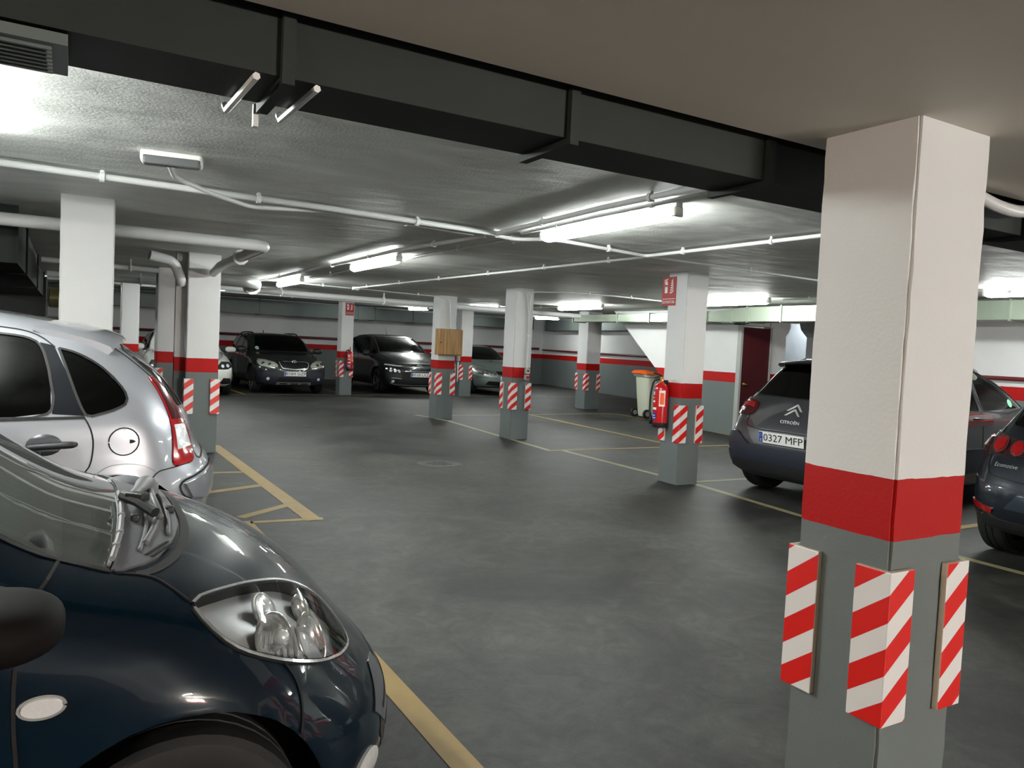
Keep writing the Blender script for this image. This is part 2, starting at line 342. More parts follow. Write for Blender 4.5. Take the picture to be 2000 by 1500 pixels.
# ---------------------------------------------------------------- car builder
def mirror_pts(P): return [(p[0], -p[1], p[2]) for p in P]
class UV(tuple): pass
class Car:
    def __init__(s, name, spec, paint, loc, rz, label, cat='car', res=(84, 28, 18), cabin=True):
        s.S = Shape(spec); s.sp = spec; s.root = empty(name, (loc[0], loc[1], 0), rz); tag(s.root, label, cat)
        s.paint = paint; s.cut = []; s.res = res; s.cabin = cabin; s.far = res[0] < 100
        P, F = s.S.shell(nx=res[0], ny=res[1], nz=res[2]); s.P = P; s.F = F
        s.bvh = BVHTree.FromPolygons([Vector(p) for p in P], F)
    # --- sampling of the surface along a viewing direction
    def basis(s, view):
        ph, el = view; ph, el = R(ph), R(el)
        e = Vector((math.cos(ph)*math.cos(el), math.sin(ph)*math.cos(el), math.sin(el)))
        U = Vector((-math.sin(ph), math.cos(ph), 0)); V = e.cross(U)
        return e, U, V
    def hit(s, p, e):
        """first surface point seen along -e through p, and its outward normal"""
        o = Vector(p)+e*3
        h = s.bvh.ray_cast(o, -e)
        if h[0] is None:
            h = s.bvh.find_nearest(Vector(p)-e*.0)
            q = np.array([h[0]]); g = s.S.grad(q)[0]
            v = s.S.f(*q.T)[0]; return Vector(q[0]-g*v), Vector(g)
        q = np.array([h[0]]); D = np.array(-e)
        for _ in range(2):
            v = s.S.f(*q.T)[0]; g = s.S.grad(q)[0]; dn = float(g @ D)
            if abs(dn) < .25: q = q-g*v
            else: q = q-D*(v/dn)
        g = s.S.grad(q)[0]
        return Vector(q[0]), Vector(g)
    def hits(s, pts, e):
        H = []; 
        for p in pts:
            o = Vector(p)+e*3; h = s.bvh.ray_cast(o, -e)
            H.append(tuple(h[0]) if h[0] is not None else tuple(s.bvh.find_nearest(Vector(p))[0]))
        q = np.array(H); D = np.array(-e)
        for _ in range(2):
            v = s.S.f(*q.T); g = s.S.grad(q); dn = g @ D
            st = np.where(np.abs(dn) < .25, 0, v/np.where(np.abs(dn) < .25, 1, dn)); q = q-D[None]*st[:, None]-np.where((np.abs(dn) < .25)[:, None], g*v[:, None], 0)
        return q, s.S.grad(q)
    def to2d(s, poly, view):
        """3-D points, or (y, z) seen straight from the front or back when the view is a slanting one"""
        e, U, V = s.basis(view); out = []
        slant = abs(view[0]) % 90 > 1 or (view[1] > 1 and view[1] < 89)
        for p in poly:
            if isinstance(p, UV): out.append(p); continue
            if len(p) == 2 and slant:
                p = s.hit((0, p[0], p[1]), Vector((1 if abs(view[0]) < 90 else -1, 0, 0)))[0]
            if len(p) == 3: p = Vector(p); out.append(UV((p.dot(U), p.dot(V))))
            elif abs(view[0]) == 180: out.append(UV((-p[0], p[1])))
            else: out.append(UV(p))
        return out
    def grid(s, poly2, step):
        bm = bmesh.new(); bm.faces.new([bm.verts.new((a, b, 0)) for a, b in poly2]); bm.normal_update()
        if bm.faces[:][0].normal.z < 0: bmesh.ops.reverse_faces(bm, faces=bm.faces[:])
        bmesh.ops.triangulate(bm, faces=bm.faces[:])
        us = [p[0] for p in poly2]; vs = [p[1] for p in poly2]
        for lo, hi, no in ((min(us), max(us), (1, 0, 0)), (min(vs), max(vs), (0, 1, 0))):
            k = int((hi-lo)/step)
            for i in range(1, k+1):
                c = lo+(hi-lo)*i/(k+1); co = (c, 0, 0) if no[0] else (0, c, 0)
                bmesh.ops.bisect_plane(bm, geom=bm.verts[:]+bm.edges[:]+bm.faces[:], plane_co=co, plane_no=no, dist=1e-5)
        bmesh.ops.remove_doubles(bm, verts=bm.verts, dist=1e-5)
        bm.verts.index_update(); V = [(v.co.x, v.co.y) for v in bm.verts]; F = [[v.index for v in f.verts] for f in bm.faces]
        B = [(e.verts[0].index, e.verts[1].index) for e in bm.edges if len(e.link_faces) == 1]
        # orient boundary edges by the face that uses them
        fe = {}
        for f in F:
            for i in range(len(f)): fe[(f[i], f[(i+1) % len(f)])] = 1
        B = [(a, b) if (a, b) in fe else (b, a) for a, b in B]
        bm.free(); return V, F, B
    def slab(s, poly, view, out, inn, smooth_poly=0, step=None):
        """closed solid that follows the surface, from +out to -inn along the normal"""
        p2 = s.to2d(poly, view)
        if smooth_poly: p2 = [tuple(q) for q in _catmull(p2, smooth_poly)]
        step = step or (.06 if s.far else .035)
        e, U, V = s.basis(view); G, F, B = s.grid(p2, step)
        q, g = s.hits([U*a+V*b for a, b in G], e)
        n = len(G); A = q+g*out; I = q-g*inn
        Vv = [tuple(v) for v in A]+[tuple(v) for v in I]
        # faces wound so that the first layer looks along +e
        F1 = [tuple(f) for f in F]; F2 = [tuple(i+n for i in f)[::-1] for f in F]
        SD = [(b, a, a+n, b+n) for a, b in B]
        return Vv, F1+F2+SD
    def patch(s, name, poly, view, m, out=.003, inn=.01, mirror=False, smooth_poly=0, step=None, parent=None, label=None):
        if not isinstance(poly[0], UV) and len(poly[0]) == 2: poly = s.to2d(poly, view)
        V, F = s.slab(poly, view, out, inn, smooth_poly, step); r = []
        r.append(mk(name, V, F, m, parent or s.root, smooth=True, sharp=40))
        if mirror: r.append(mk(name, mirror_pts(V), [f[::-1] for f in F], m, parent or s.root, smooth=True, sharp=40))
        for o in r:
            if label: o['label'] = label
        return r if mirror else r[0]
    def seam(s, name, pts, view, m, w=.006, out=.003, mirror=False, sm=4, closed=False, parent=None):
        p2 = s.to2d(pts, view); p2 = _catmull(p2, sm, closed)
        d = np.r_[0, np.cumsum(np.linalg.norm(np.diff(p2, axis=0), axis=1))]; k = max(4, int(d[-1]/min(.03, d[-1]/26))); t = np.linspace(0, d[-1], k)
        p2 = np.stack([np.interp(t, d, p2[:, 0]), np.interp(t, d, p2[:, 1])], 1)
        e, U, V = s.basis(view); q, g = s.hits([U*a+V*b for a, b in p2], e)
        T = np.gradient(q, axis=0); sd = np.cross(g, T); sd /= np.linalg.norm(sd, axis=1)[:, None]+1e-9
        A = q+sd*w/2+g*out; B = q-sd*w/2+g*out; C_ = q-g*.004
        n = len(q); Vv = [tuple(v) for v in np.concatenate([A, B, C_])]
        F = []
        for i in range(n-1):
            F += [(i, i+1, n+i+1, n+i), (n+i, n+i+1, 2*n+i+1, 2*n+i), (2*n+i, 2*n+i+1, i+1, i)]
        if mirror != 'only': mk(name, Vv, F, m, parent or s.root)
        if mirror: mk(name, mirror_pts(Vv), [f[::-1] for f in F], m, parent or s.root)
    def window(s, name, poly, view, mirror=False, smooth_poly=0, m=None, gasket=True, depth=.09):
        V, F = s.slab(poly, view, .05, depth, smooth_poly)
        s.cut.append((V, F)); 
        if mirror: s.cut.append((mirror_pts(V), [f[::-1] for f in F]))
        s.patch(name, poly, view, m or s.glass, out=-.002, inn=.006, mirror=mirror, smooth_poly=smooth_poly)
        if gasket:
            s.seam('window_seal', list(poly)+[poly[0]] if not smooth_poly else list(poly), view, s.rubber, w=.012 if not s.far else .026, mirror=mirror, sm=max(2, smooth_poly), closed=bool(smooth_poly))
    def finish(s, zmin=.62, xr=None, dark=None):
        body = mk('body', s.P, s.F, s.paint, s.root, smooth=True)
        body.data.materials.append(dark)
        tmp = []
        def cutter(V, F):
            o = mk('cutter', V, F, dark, s.root); bm = bmesh.new(); bm.from_mesh(o.data); bmesh.ops.recalc_face_normals(bm, faces=bm.faces); bm.to_mesh(o.data); bm.free(); tmp.append(o); return o
        def sub(o):
            md = body.modifiers.new('b', 'BOOLEAN'); md.object = o; md.operation = 'DIFFERENCE'; md.solver = 'EXACT'
            try: md.material_mode = 'TRANSFER'
            except Exception: pass
        if s.cabin:
            ax = s.sp['axles']; xr = xr or (ax[1]-.25, ax[0]-.1)
            P, F = s.S.shell(off=.05, nx=44, ny=18, nz=12, zmin=zmin, xr=xr, c=.95); sub(cutter(P, F))
            mb = [MB()]; 
            for V, F in s.cut: mb[0].add(V, F)
            if s.cut: sub(cutter(mb[0].V, mb[0].F))
        W = s.sp['W']/2; wr = s.sp['wr']; mb = MB()
        for ax in s.sp['axles']:
            for sg in (-1, 1):
                mb.lathe([(wr+.05, sg*(W-.27)), (wr+.05, sg*(W+.15))], 40, 'Y', (ax, 0, wr+.01))
        sub(cutter(mb.V, mb.F))
        dg = bpy.context.evaluated_depsgraph_get(); dg.update()
        me = bpy.data.meshes.new_from_object(body.evaluated_get(dg)); body.modifiers.clear(); old = body.data; body.data = me
        me.set_sharp_from_angle(angle=R(38))
        for o in tmp: bpy.data.objects.remove(o)
        s.body = body
    def wheels(s, style=5, rim_m=None, y_in=.035, width=.19):
        W = s.sp['W']/2; wr = s.sp['wr']; first = None
        for ax in s.sp['axles']:
            for sg in (-1, 1):
                hw = width/2; r = wr
                if first is None:
                    t = MB(); t.lathe([(r*.68, -hw*.9), (r*.8, -hw*1.02), (r*.93, -hw*1.0), (r*.985, -hw*.86), (r, -hw*.6), (r, -hw*.3), (r-.008, -hw*.28), (r-.008, -hw*.2), (r, -hw*.18), (r, hw*.18), (r-.008, hw*.2), (r-.008, hw*.28), (r, hw*.3), (r, hw*.6), (r*.985, hw*.86), (r*.93, hw), (r*.8, hw*1.02), (r*.68, hw*.9)], 40, 'Y', caps=False)
                    wh = t.build('wheel', s.tyre, s.root, smooth=True, sharp=35)
                    q = MB(); q.lathe([(r*.66, -hw*.8), (r*.70, -hw*.92), (r*.685, -hw*.95), (r*.64, -hw*.85), (r*.62, -hw*.3), (r*.62, hw*.6), (.02, hw*.6)], 36, 'Y', mi=1, caps=False)
                    q.lathe([(r*.7, -hw*.96), (r*.715, -hw*.90), (r*.64, -hw*.82), (r*.66, -hw*.93), (r*.7, -hw*.96)], 36, 'Y', mi=0, caps=False)
                    q.lathe([(.0, -hw*.82), (r*.16, -hw*.8), (r*.2, -hw*.6), (r*.2, -hw*.3)], 20, 'Y', mi=0, caps=False)
                    for k in range(style):
                        a = 2*PI*k/style; c, s_ = math.cos(a), math.sin(a); tn = (-s_, c)
                        V = []
                        for rr, wd, dd in ((r*.12, .035, .72), (r*.4, .026, .80), (r*.66, .04, .9)):
                            for u in (-1, 1):
                                for dp in (0, 1):
                                    V.append((c*rr+tn[0]*u*wd, -hw*dd+dp*.022, s_*rr+tn[1]*u*wd))
                        F = []
                        for i in (0, 4):
                            F += [(i, i+2, i+6, i+4), (i+1, i+5, i+7, i+3), (i, i+4, i+5, i+1), (i+2, i+3, i+7, i+6)]
                        F += [(0, 1, 3, 2), (8, 10, 11, 9)]
                        q.add(V, F, 0)
                    rm = q.build('rim', None, wh, smooth=True, mats=[rim_m or s.alloy, s.dark], sharp=30)
                    first = (wh, rm)
                    o = wh
                else:
                    o = part_copy(first[0]); o.parent = s.root
                    c2 = part_copy(first[1]); c2.parent = o
                o.location = (ax, sg*(W-y_in-width/2), wr); o.rotation_euler = (0, 0, 0 if sg < 0 else PI)
    def mirror_unit(s, x, z, col, y=None, size=(.075, .11, .075), side=(-1, 1), glass_back=True):
        W = s.sp['W']/2
        for sg in side:
            yy = (y or W+.085); P, _ = s.hit((x, sg*0, z), Vector((0, sg, 0)))
            mb = MB(); V = []; F = []; n, m_ = 28, 18
            for i in range(m_+1):
                u = PI*i/m_
                for k in range(n):
                    a = 2*PI*k/n; px = math.cos(u); py = math.sin(u)*math.cos(a); pz = math.sin(u)*math.sin(a)
                    sq = lambda t, e=.75: math.copysign(abs(t)**e, t)
                    X = max(px, -.25)*size[0]; V.append((x+X, sg*yy+sq(py)*size[1], z+sq(pz)*size[2]))
            for i in range(m_):
                for k in range(n): F.append((i*n+k, i*n+(k+1) % n, (i+1)*n+(k+1) % n, (i+1)*n+k))
            mb.add(V, F); o = mb.build('wing_mirror', col, s.root, smooth=True, sharp=50)
            arm = MB(); arm.tube([(x, sg*(yy-.05), z-size[2]*.5), (x-.01, sg*(abs(P.y)-.01), z-size[2]*.9)], [.025, .035], 8); arm.build('mirror_arm', s.plast, o, smooth=True)
            g = MB(); g.prism([(sg*yy+math.copysign(abs(math.cos(a))**.8, math.cos(a))*size[1]*.85, z+math.copysign(abs(math.sin(a))**.8, math.sin(a))*size[2]*.82) for a in [2*PI*k/16 for k in range(16)]], x-size[0]*.27, x-size[0]*.30, 'X'); g.build('mirror_glass', s.chrome, o)
    def seats(s, xs=(-.1,), col=None, rear_x=-.9, base=.62, top=1.12):
        col = col or s.seatm
        for x in xs:
            for sg in (-1, 1):
                b = MB(); b.box((x+.18, sg*.36, base+.06), (.46, .44, .12), bev=.04)
                V0 = len(b.V); b.box((x-.1, sg*.36, (base+top)/2), (.12, .44, top-base), bev=.045)
                b.V[V0:] = [(v[0]-(v[2]-base)*.28, v[1], v[2]) for v in b.V[V0:]]
                h0 = len(b.V); b.box((x-.25, sg*.36, top+.10), (.09, .24, .16), bev=.035)
                b.build('seat', col, s.root, smooth=True, sharp=50)
        b = MB(); b.box((rear_x+.15, 0, base+.05), (.4, 1.1, .1), bev=.03); b.box((rear_x-.1, 0, (base+top-.1)/2), (.12, 1.1, top-base-.1), bev=.04)
        for y in (-.36, .36): b.box((rear_x-.1, y, top+.0), (.09, .22, .14), bev=.03)
        b.build('rear_bench', col, s.root, smooth=True, sharp=50)
    def dash(s, x, z, w=1.25, wheel_side=1):
        d = MB(); d.box((x, 0, z-.12), (.42, w, .26), bev=.08); d.build('dashboard', s.plast, s.root, smooth=True, sharp=50)
        wmb = MB(); c = Vector((x-.27, wheel_side*.36, z-.03)); t = R(25); pts = []
        for k in range(24):
            a = 2*PI*k/24; pts.append(c+Vector((-math.sin(t)*math.sin(a)*.18*-1, math.cos(a)*.18, math.sin(a)*.18*math.cos(t))))
        wmb.tube(pts, .014, 8, closed=True)
        for a in (0, PI, -PI/2): wmb.tube([c, c+Vector((math.sin(t)*math.sin(a)*.18, math.cos(a)*.18, math.sin(a)*.18*math.cos(t)))], .014, 6)
        wmb.tube([c, c+Vector((.2, 0, -.09))], .03, 8)
        wmb.build('steering_wheel', s.dark, s.root, smooth=True)
    def plate(s, txt, x, y, z, front=True, col=(222, 224, 222), w=.52, tilt=0, eu='E'):
        """registration plate standing at x,y,z facing forward or backward"""
        p = MB(); sg = 1 if front else -1
        p.box((0, 0, 0), (.008, w, .11), bev=.003)
        o = p.build('number_plate', mat('plate_white', col, .35), s.root); o.location = (x, y, z); o.rotation_euler = (0, -sg*R(tilt), 0)
        b = MB(); b.box((sg*.0046, -sg*(w/2-.024), 0), (.001, .042, .1)); b.build('plate_band', mat('plate_blue', (20, 60, 150), .4), o)
        text(txt, .098, o, (sg*.0048, sg*.022, -.002), (PI/2, 0, sg*PI/2), s.black, 'plate_number', sx=1.16)
        text(eu, .035, o, (sg*.0054, -sg*(w/2-.024), -.028), (PI/2, 0, sg*PI/2), mat('plate_white', col, .35), 'plate_letter')
        st = MB()
        for k in range(12):
            a = 2*PI*k/12; st.box((sg*.0054, -sg*(w/2-.024)+math.cos(a)*.013, .02+math.sin(a)*.013), (.0006, .003, .003))
        st.build('plate_stars', mat('plate_yellow', (230, 200, 60), .4), o)
        return o
# ================================================================ ROOM SHELL
m_pillar = banded('pillar_paint', 1.09, .93)
m_wall = banded('wall_paint', 1.185, 1.01, grime=.08)
m_panel = banded('stair_wall_paint', 1.125, .95)
m_plain = mat('plain_white_paint', (205, 208, 210), .6, bump=.15, bscale=40)

def ceil_z(y): return 2.28 if y < 13 else 2.28+(y-13)*.0235
# ceiling material: grey whitewash, streaky with soot
def m_ceiling():
    m = bpy.data.materials.new('ceiling_paint'); m.use_nodes = True; nt = m.node_tree; b = nt.nodes['Principled BSDF']; L = nt.links.new
    g = nt.nodes.new('ShaderNodeNewGeometry'); mp = nt.nodes.new('ShaderNodeMapping'); mp.inputs['Scale'].default_value = (.7, 1.6, 1); L(g.outputs['Position'], mp.inputs[0])
    n = nt.nodes.new('ShaderNodeTexNoise'); n.inputs['Scale'].default_value = 1.1; n.inputs['Detail'].default_value = 7; n.inputs['Roughness'].default_value = .6; n.inputs['Distortion'].default_value = .8; L(mp.outputs[0], n.inputs[0])
    cr = nt.nodes.new('ShaderNodeValToRGB'); cr.color_ramp.elements[0].position = .3; cr.color_ramp.elements[0].color = s2l((186, 188, 183)); cr.color_ramp.elements[1].position = .7; cr.color_ramp.elements[1].color = s2l((220, 222, 217)); L(n.outputs[0], cr.inputs[0]); L(cr.outputs[0], b.inputs['Base Color'])
    n3 = nt.nodes.new('ShaderNodeTexNoise'); n3.inputs['Scale'].default_value = 70; n3.inputs['Detail'].default_value = 5; L(g.outputs['Position'], n3.inputs[0])
    bp = nt.nodes.new('ShaderNodeBump'); bp.inputs['Strength'].default_value = .25; bp.inputs['Distance'].default_value = .008; L(n3.outputs[0], bp.inputs['Height'])
    n4 = nt.nodes.new('ShaderNodeTexNoise'); n4.inputs['Scale'].default_value = 2.2; n4.inputs['Detail'].default_value = 2; L(mp.outputs[0], n4.inputs[0])
    b2 = nt.nodes.new('ShaderNodeBump'); b2.inputs['Strength'].default_value = .5; b2.inputs['Distance'].default_value = .05; L(n4.outputs[0], b2.inputs['Height']); L(bp.outputs[0], b2.inputs['Normal']); L(b2.outputs[0], b.inputs['Normal'])
    b.inputs['Roughness'].default_value = .55; return m
MC = m_ceiling()
def m_floor():
    m = bpy.data.materials.new('floor_concrete'); m.use_nodes = True; nt = m.node_tree; b = nt.nodes['Principled BSDF']; L = nt.links.new
    g = nt.nodes.new('ShaderNodeNewGeometry')
    n = nt.nodes.new('ShaderNodeTexNoise'); n.inputs['Scale'].default_value = .95; n.inputs['Detail'].default_value = 12; n.inputs['Roughness'].default_value = .72; n.inputs['Distortion'].default_value = .6; L(g.outputs['Position'], n.inputs[0])
    cr = nt.nodes.new('ShaderNodeValToRGB'); e = cr.color_ramp.elements; e[0].position = .38; e[0].color = s2l((25, 25, 24)); e[1].position = .62; e[1].color = s2l((60, 61, 58)); L(n.outputs[0], cr.inputs[0])
    # oil and tyre stains
    n2 = nt.nodes.new('ShaderNodeTexNoise'); n2.inputs['Scale'].default_value = .75; n2.inputs['Detail'].default_value = 3; mp = nt.nodes.new('ShaderNodeMapping'); mp.inputs['Location'].default_value = (3.1, 7.7, 0); L(g.outputs['Position'], mp.inputs[0]); L(mp.outputs[0], n2.inputs[0])
    c2 = nt.nodes.new('ShaderNodeValToRGB'); c2.color_ramp.elements[0].position = .58; c2.color_ramp.elements[0].color = (1, 1, 1, 1); c2.color_ramp.elements[1].position = .68; c2.color_ramp.elements[1].color = (.42, .42, .41, 1); L(n2.outputs[0], c2.inputs[0])
    mx = nt.nodes.new('ShaderNodeMix'); mx.data_type = 'RGBA'; mx.blend_type = 'MULTIPLY'; mx.inputs[0].default_value = .8; L(cr.outputs[0], mx.inputs[6]); L(c2.outputs[0], mx.inputs[7])
    v = nt.nodes.new('ShaderNodeTexVoronoi'); v.inputs['Scale'].default_value = 2.3; L(g.outputs['Position'], v.inputs[0])
    lt = nt.nodes.new('ShaderNodeMath'); lt.operation = 'LESS_THAN'; lt.inputs[1].default_value = .022; L(v.outputs['Distance'], lt.inputs[0])
    m2 = nt.nodes.new('ShaderNodeMix'); m2.data_type = 'RGBA'; L(lt.outputs[0], m2.inputs[0]); L(mx.outputs[2], m2.inputs[6]); m2.inputs[7].default_value = s2l((100, 102, 100))
    n5 = nt.nodes.new('ShaderNodeTexNoise'); n5.inputs['Scale'].default_value = 5.5; n5.inputs['Detail'].default_value = 9; n5.inputs['Roughness'].default_value = .7; n5.inputs['Distortion'].default_value = 1.5; L(g.outputs['Position'], n5.inputs[0])
    c5 = nt.nodes.new('ShaderNodeValToRGB'); c5.color_ramp.elements[0].position = .35; c5.color_ramp.elements[0].color = (.62, .62, .62, 1); c5.color_ramp.elements[1].position = .65; c5.color_ramp.elements[1].color = (1.25, 1.25, 1.24, 1); L(n5.outputs[0], c5.inputs[0])
    m5 = nt.nodes.new('ShaderNodeMix'); m5.data_type = 'RGBA'; m5.blend_type = 'MULTIPLY'; m5.inputs[0].default_value = 1; L(m2.outputs[2], m5.inputs[6]); L(c5.outputs[0], m5.inputs[7]); L(m5.outputs[2], b.inputs['Base Color'])
    n3 = nt.nodes.new('ShaderNodeTexNoise'); n3.inputs['Scale'].default_value = 120; n3.inputs['Detail'].default_value = 4; L(g.outputs['Position'], n3.inputs[0])
    bp = nt.nodes.new('ShaderNodeBump'); bp.inputs['Strength'].default_value = .3; bp.inputs['Distance'].default_value = .004; L(n3.outputs[0], bp.inputs['Height']); L(bp.outputs[0], b.inputs['Normal'])
    rr = nt.nodes.new('ShaderNodeMapRange'); rr.inputs[3].default_value = .5; rr.inputs[4].default_value = .7; L(n.outputs[0], rr.inputs[0]); L(rr.outputs[0], b.inputs['Roughness'])
    b.inputs['Specular IOR Level'].default_value = .3; return m
X0, X1, Y0, Y1 = -8., 17.2, -7., 25.9
floor = MB().box(((X0+X1)/2, (Y0+Y1)/2, -.1), (X1-X0, Y1-Y0+.4, .2)).build('floor', m_floor()); tag(floor, 'dark grey concrete car park floor with stains', kind='structure')
c = MB()
for a, b_ in ((1.55, 13), (13, 26.1)):
    za, zb = ceil_z(a), ceil_z(b_); c.add([(X0, a, za), (X1, a, za), (X1, b_, zb), (X0, b_, zb), (X0, a, za+.25), (X1, a, za+.25), (X1, b_, zb+.25), (X0, b_, zb+.25)], [(0, 3, 2, 1), (4, 5, 6, 7), (0, 1, 5, 4), (1, 2, 6, 5), (2, 3, 7, 6), (3, 0, 4, 7)])
ce = mk('ceiling', c.V, c.F, MC); tag(ce, kind='structure')
c = MB().box(((X0+X1)/2, (Y0+1.55)/2, 2.27), (X1-X0, 1.55-Y0, .52)); ce2 = c.build('ceiling', mat('soffit_paint', (226, 220, 210), .6, bump=.06, bscale=9, var=.03, vscale=2)); tag(ce2, kind='structure')
def wall(name, p0, p1, m, th_=.2, z1=2.75, side=1, holes=None):
    a, b_ = Vector((p0[0], p0[1], 0)), Vector((p1[0], p1[1], 0)); d = (b_-a).normalized(); n = Vector((d.y, -d.x, 0))*th_*side
    V = [a, b_, b_+n, a+n]; V = V+[v+Vector((0, 0, z1)) for v in V]
    o = mk(name, V, [(0, 1, 2, 3), (4, 7, 6, 5), (0, 4, 5, 1), (1, 5, 6, 2), (2, 6, 7, 3), (3, 7, 4, 0)], m)
    bm = bmesh.new(); bm.from_mesh(o.data); bmesh.ops.recalc_face_normals(bm, faces=bm.faces); bm.to_mesh(o.data); bm.free()
    return tag(o, kind='structure')
wall('wall_back', (X0, 25.9), (16.4, 25.9), m_wall, side=-1)
wall('wall_right', (16.33, 25.9), (15.1, 17.6), m_wall, side=-1)
wall('wall_ramp_side', (15.1, 17.6), (14.6, 9.9), m_wall, side=-1)
wall('wall_right_near', (10.72, 7.2), (10.72, Y0), m_wall, side=-1)
wall('wall_left', (X0, Y0), (X0, Y1), m_wall, side=-1)
wall('wall_front', (X1, Y0), (X0, Y0), m_wall, side=-1)
wall('wall_recess', (10.92, 7.2), (14.6, 7.2), m_plain, side=1)
wall('wall_recess_end', (14.6, 7.2), (14.6, 9.9), m_plain, side=1)
# stair enclosure: side wall with the raking edge, and the wall that carries the door
panel = MB().prism([(9.9, 0), (10.75, 0), (13.32, 2.06), (13.6, 2.29), (9.9, 2.29)], 10.4, 10.52, 'X').build('wall_stair', m_panel); tag(panel, 'white wall of the stair with slanting lower edge', kind='structure')
fr = MB()
fr.prism([(11.16, 0), (11.6, 0), (11.6, 1.84), (11.66, 1.9), (11.71, 2.0), (11.72, 2.29), (11.16, 2.29)], 9.9, 10.05, 'Y')
fr.prism([(12.36, 0), (14.6, 0), (14.6, 2.29), (12.12, 2.29), (12.13, 2.1), (12.18, 1.99), (12.28, 1.91), (12.36, 1.85)], 9.9, 10.05, 'Y')
fr.box((10.79, 9.975, 2.14), (.78, .15, .3)); fr.box((11.92, 9.975, 2.26), (.5, .15, .06)); fr.build('wall_door', m_panel); tag(bpy.data.objects['wall_door'], kind='structure')
wall('wall_landing', (10.55, 11.4), (14.6, 11.4), m_plain, side=-1)
dr = empty('door_1', (10.42, 9.9, 0)); tag(dr, 'dark red metal door with brass handle', kind='structure')
dm = mat('door_red', (64, 15, 21), .45, bump=.05)
d_ = MB().box((.36, -.02, .975), (.72, .045, 1.95), bev=.004); d_.build('door_leaf', dm, dr)
d_ = MB(); d_.box((-.02, -.02, .99), (.05, .09, 1.98)); d_.box((.73, -.02, .99), (.03, .09, 1.98)); d_.build('door_frame', mat('door_frame', (150, 152, 148), .5), dr)
d_ = MB(); d_.lathe([(.028, -.07), (.03, -.05), (.02, -.045)], 16, 'Y', (.09, 0, .93)); d_.tube([(.09, -.05, .93), (.09, -.085, .93), (.17, -.09, .925)], .011, 8); d_.build('door_handle', mat('brass', (190, 150, 80), .3, 1.), dr, smooth=True)

# floor paint
m_line = mat('line_yellow', (132, 108, 58), .6, var=.22, vscale=9); m_line2 = mat('line_pale', (134, 128, 96), .6, var=.25, vscale=9)
def line(p0, p1, wd=.08, m=None, z=.002):
    a, b_ = Vector((*p0, 0)), Vector((*p1, 0)); d = (b_-a).normalized(); n = Vector((-d.y, d.x, 0))*wd/2; u = Vector((0, 0, z))
    o = mk('floor_line', [a-n+u, b_-n+u, b_+n+u, a+n+u], [(0, 1, 2, 3)], m or m_line, floor); o['kind'] = 'structure'
line((1.155, -4), (1.155, 5.85), .10)
line((1.64, 5.72), (1.58, 10.0), .13, z=.003); line((1.19, 5.8), (1.72, 5.77), .07)
line((.9, 8.05), (1.6, 7.98), .08); line((.8, 6.9), (1.6, 7.25), .10); line((1.15, 5.98), (1.62, 6.35), .09)
RL = [(5.66, -4), (5.72, 4.64), (5.9, 6.0), (5.93, 8.75)]
for a, b_ in zip(RL, RL[1:]): line(a, b_, .085, m_line2 if a[1] > -5 else m_line)
line((5.73, 8.75), (6.0, 12.6), .085, m_line2); line((6.0, 12.55), (5.82, 13.7), .1, m_line2, z=.003)
line((5.73, 8.77), (10.3, 8.75), .08, z=.003); line((8.4, 13.7), (8.09, 8.8), .085); line((6.1, 13.55), (10.75, 13.87), .07, m_line2); line((10.74, 13.87), (10.74, 12.0), .08); line((10.74, 12), (10.3, 9.9), .08)
line((5.9, 6.24), (10.6, 6.2), .08, m_line2, z=.003); line((5.72, 3.77), (10.6, 3.75), .09, z=.003)
line((1.9, 18.45), (8.4, 18.9), .08, m_line2); line((8.3, 18.9), (15.2, 19.1), .07, m_line2)
for x in (3.5, 6.05, 9.35, 12.2): line((x+.08, 18.6), (x-.1, 23.2), .09 if x < 4 else .06, m_line if x < 4 else m_line2, z=.003)
# round inspection cover in the aisle
mh = MB(); mh.lathe([(.0, .001), (.2, .004), (.21, .002), (.22, .006), (.25, .005), (.255, 0)], 40, caps=False)
for i in range(-3, 4):
    for j in range(-3, 4):
        if i*i+j*j < 10: mh.box((i*.05, j*.05, .005), (.03, .012, .004), rz=PI/4*((i+j) % 2*2-1))
mh = mh.build('manhole_cover', mat('cast_iron', (66, 67, 64), .55, .2), loc=(3.74, 8.04, .001)); tag(mh, 'round iron manhole cover set in the aisle floor', 'manhole cover')

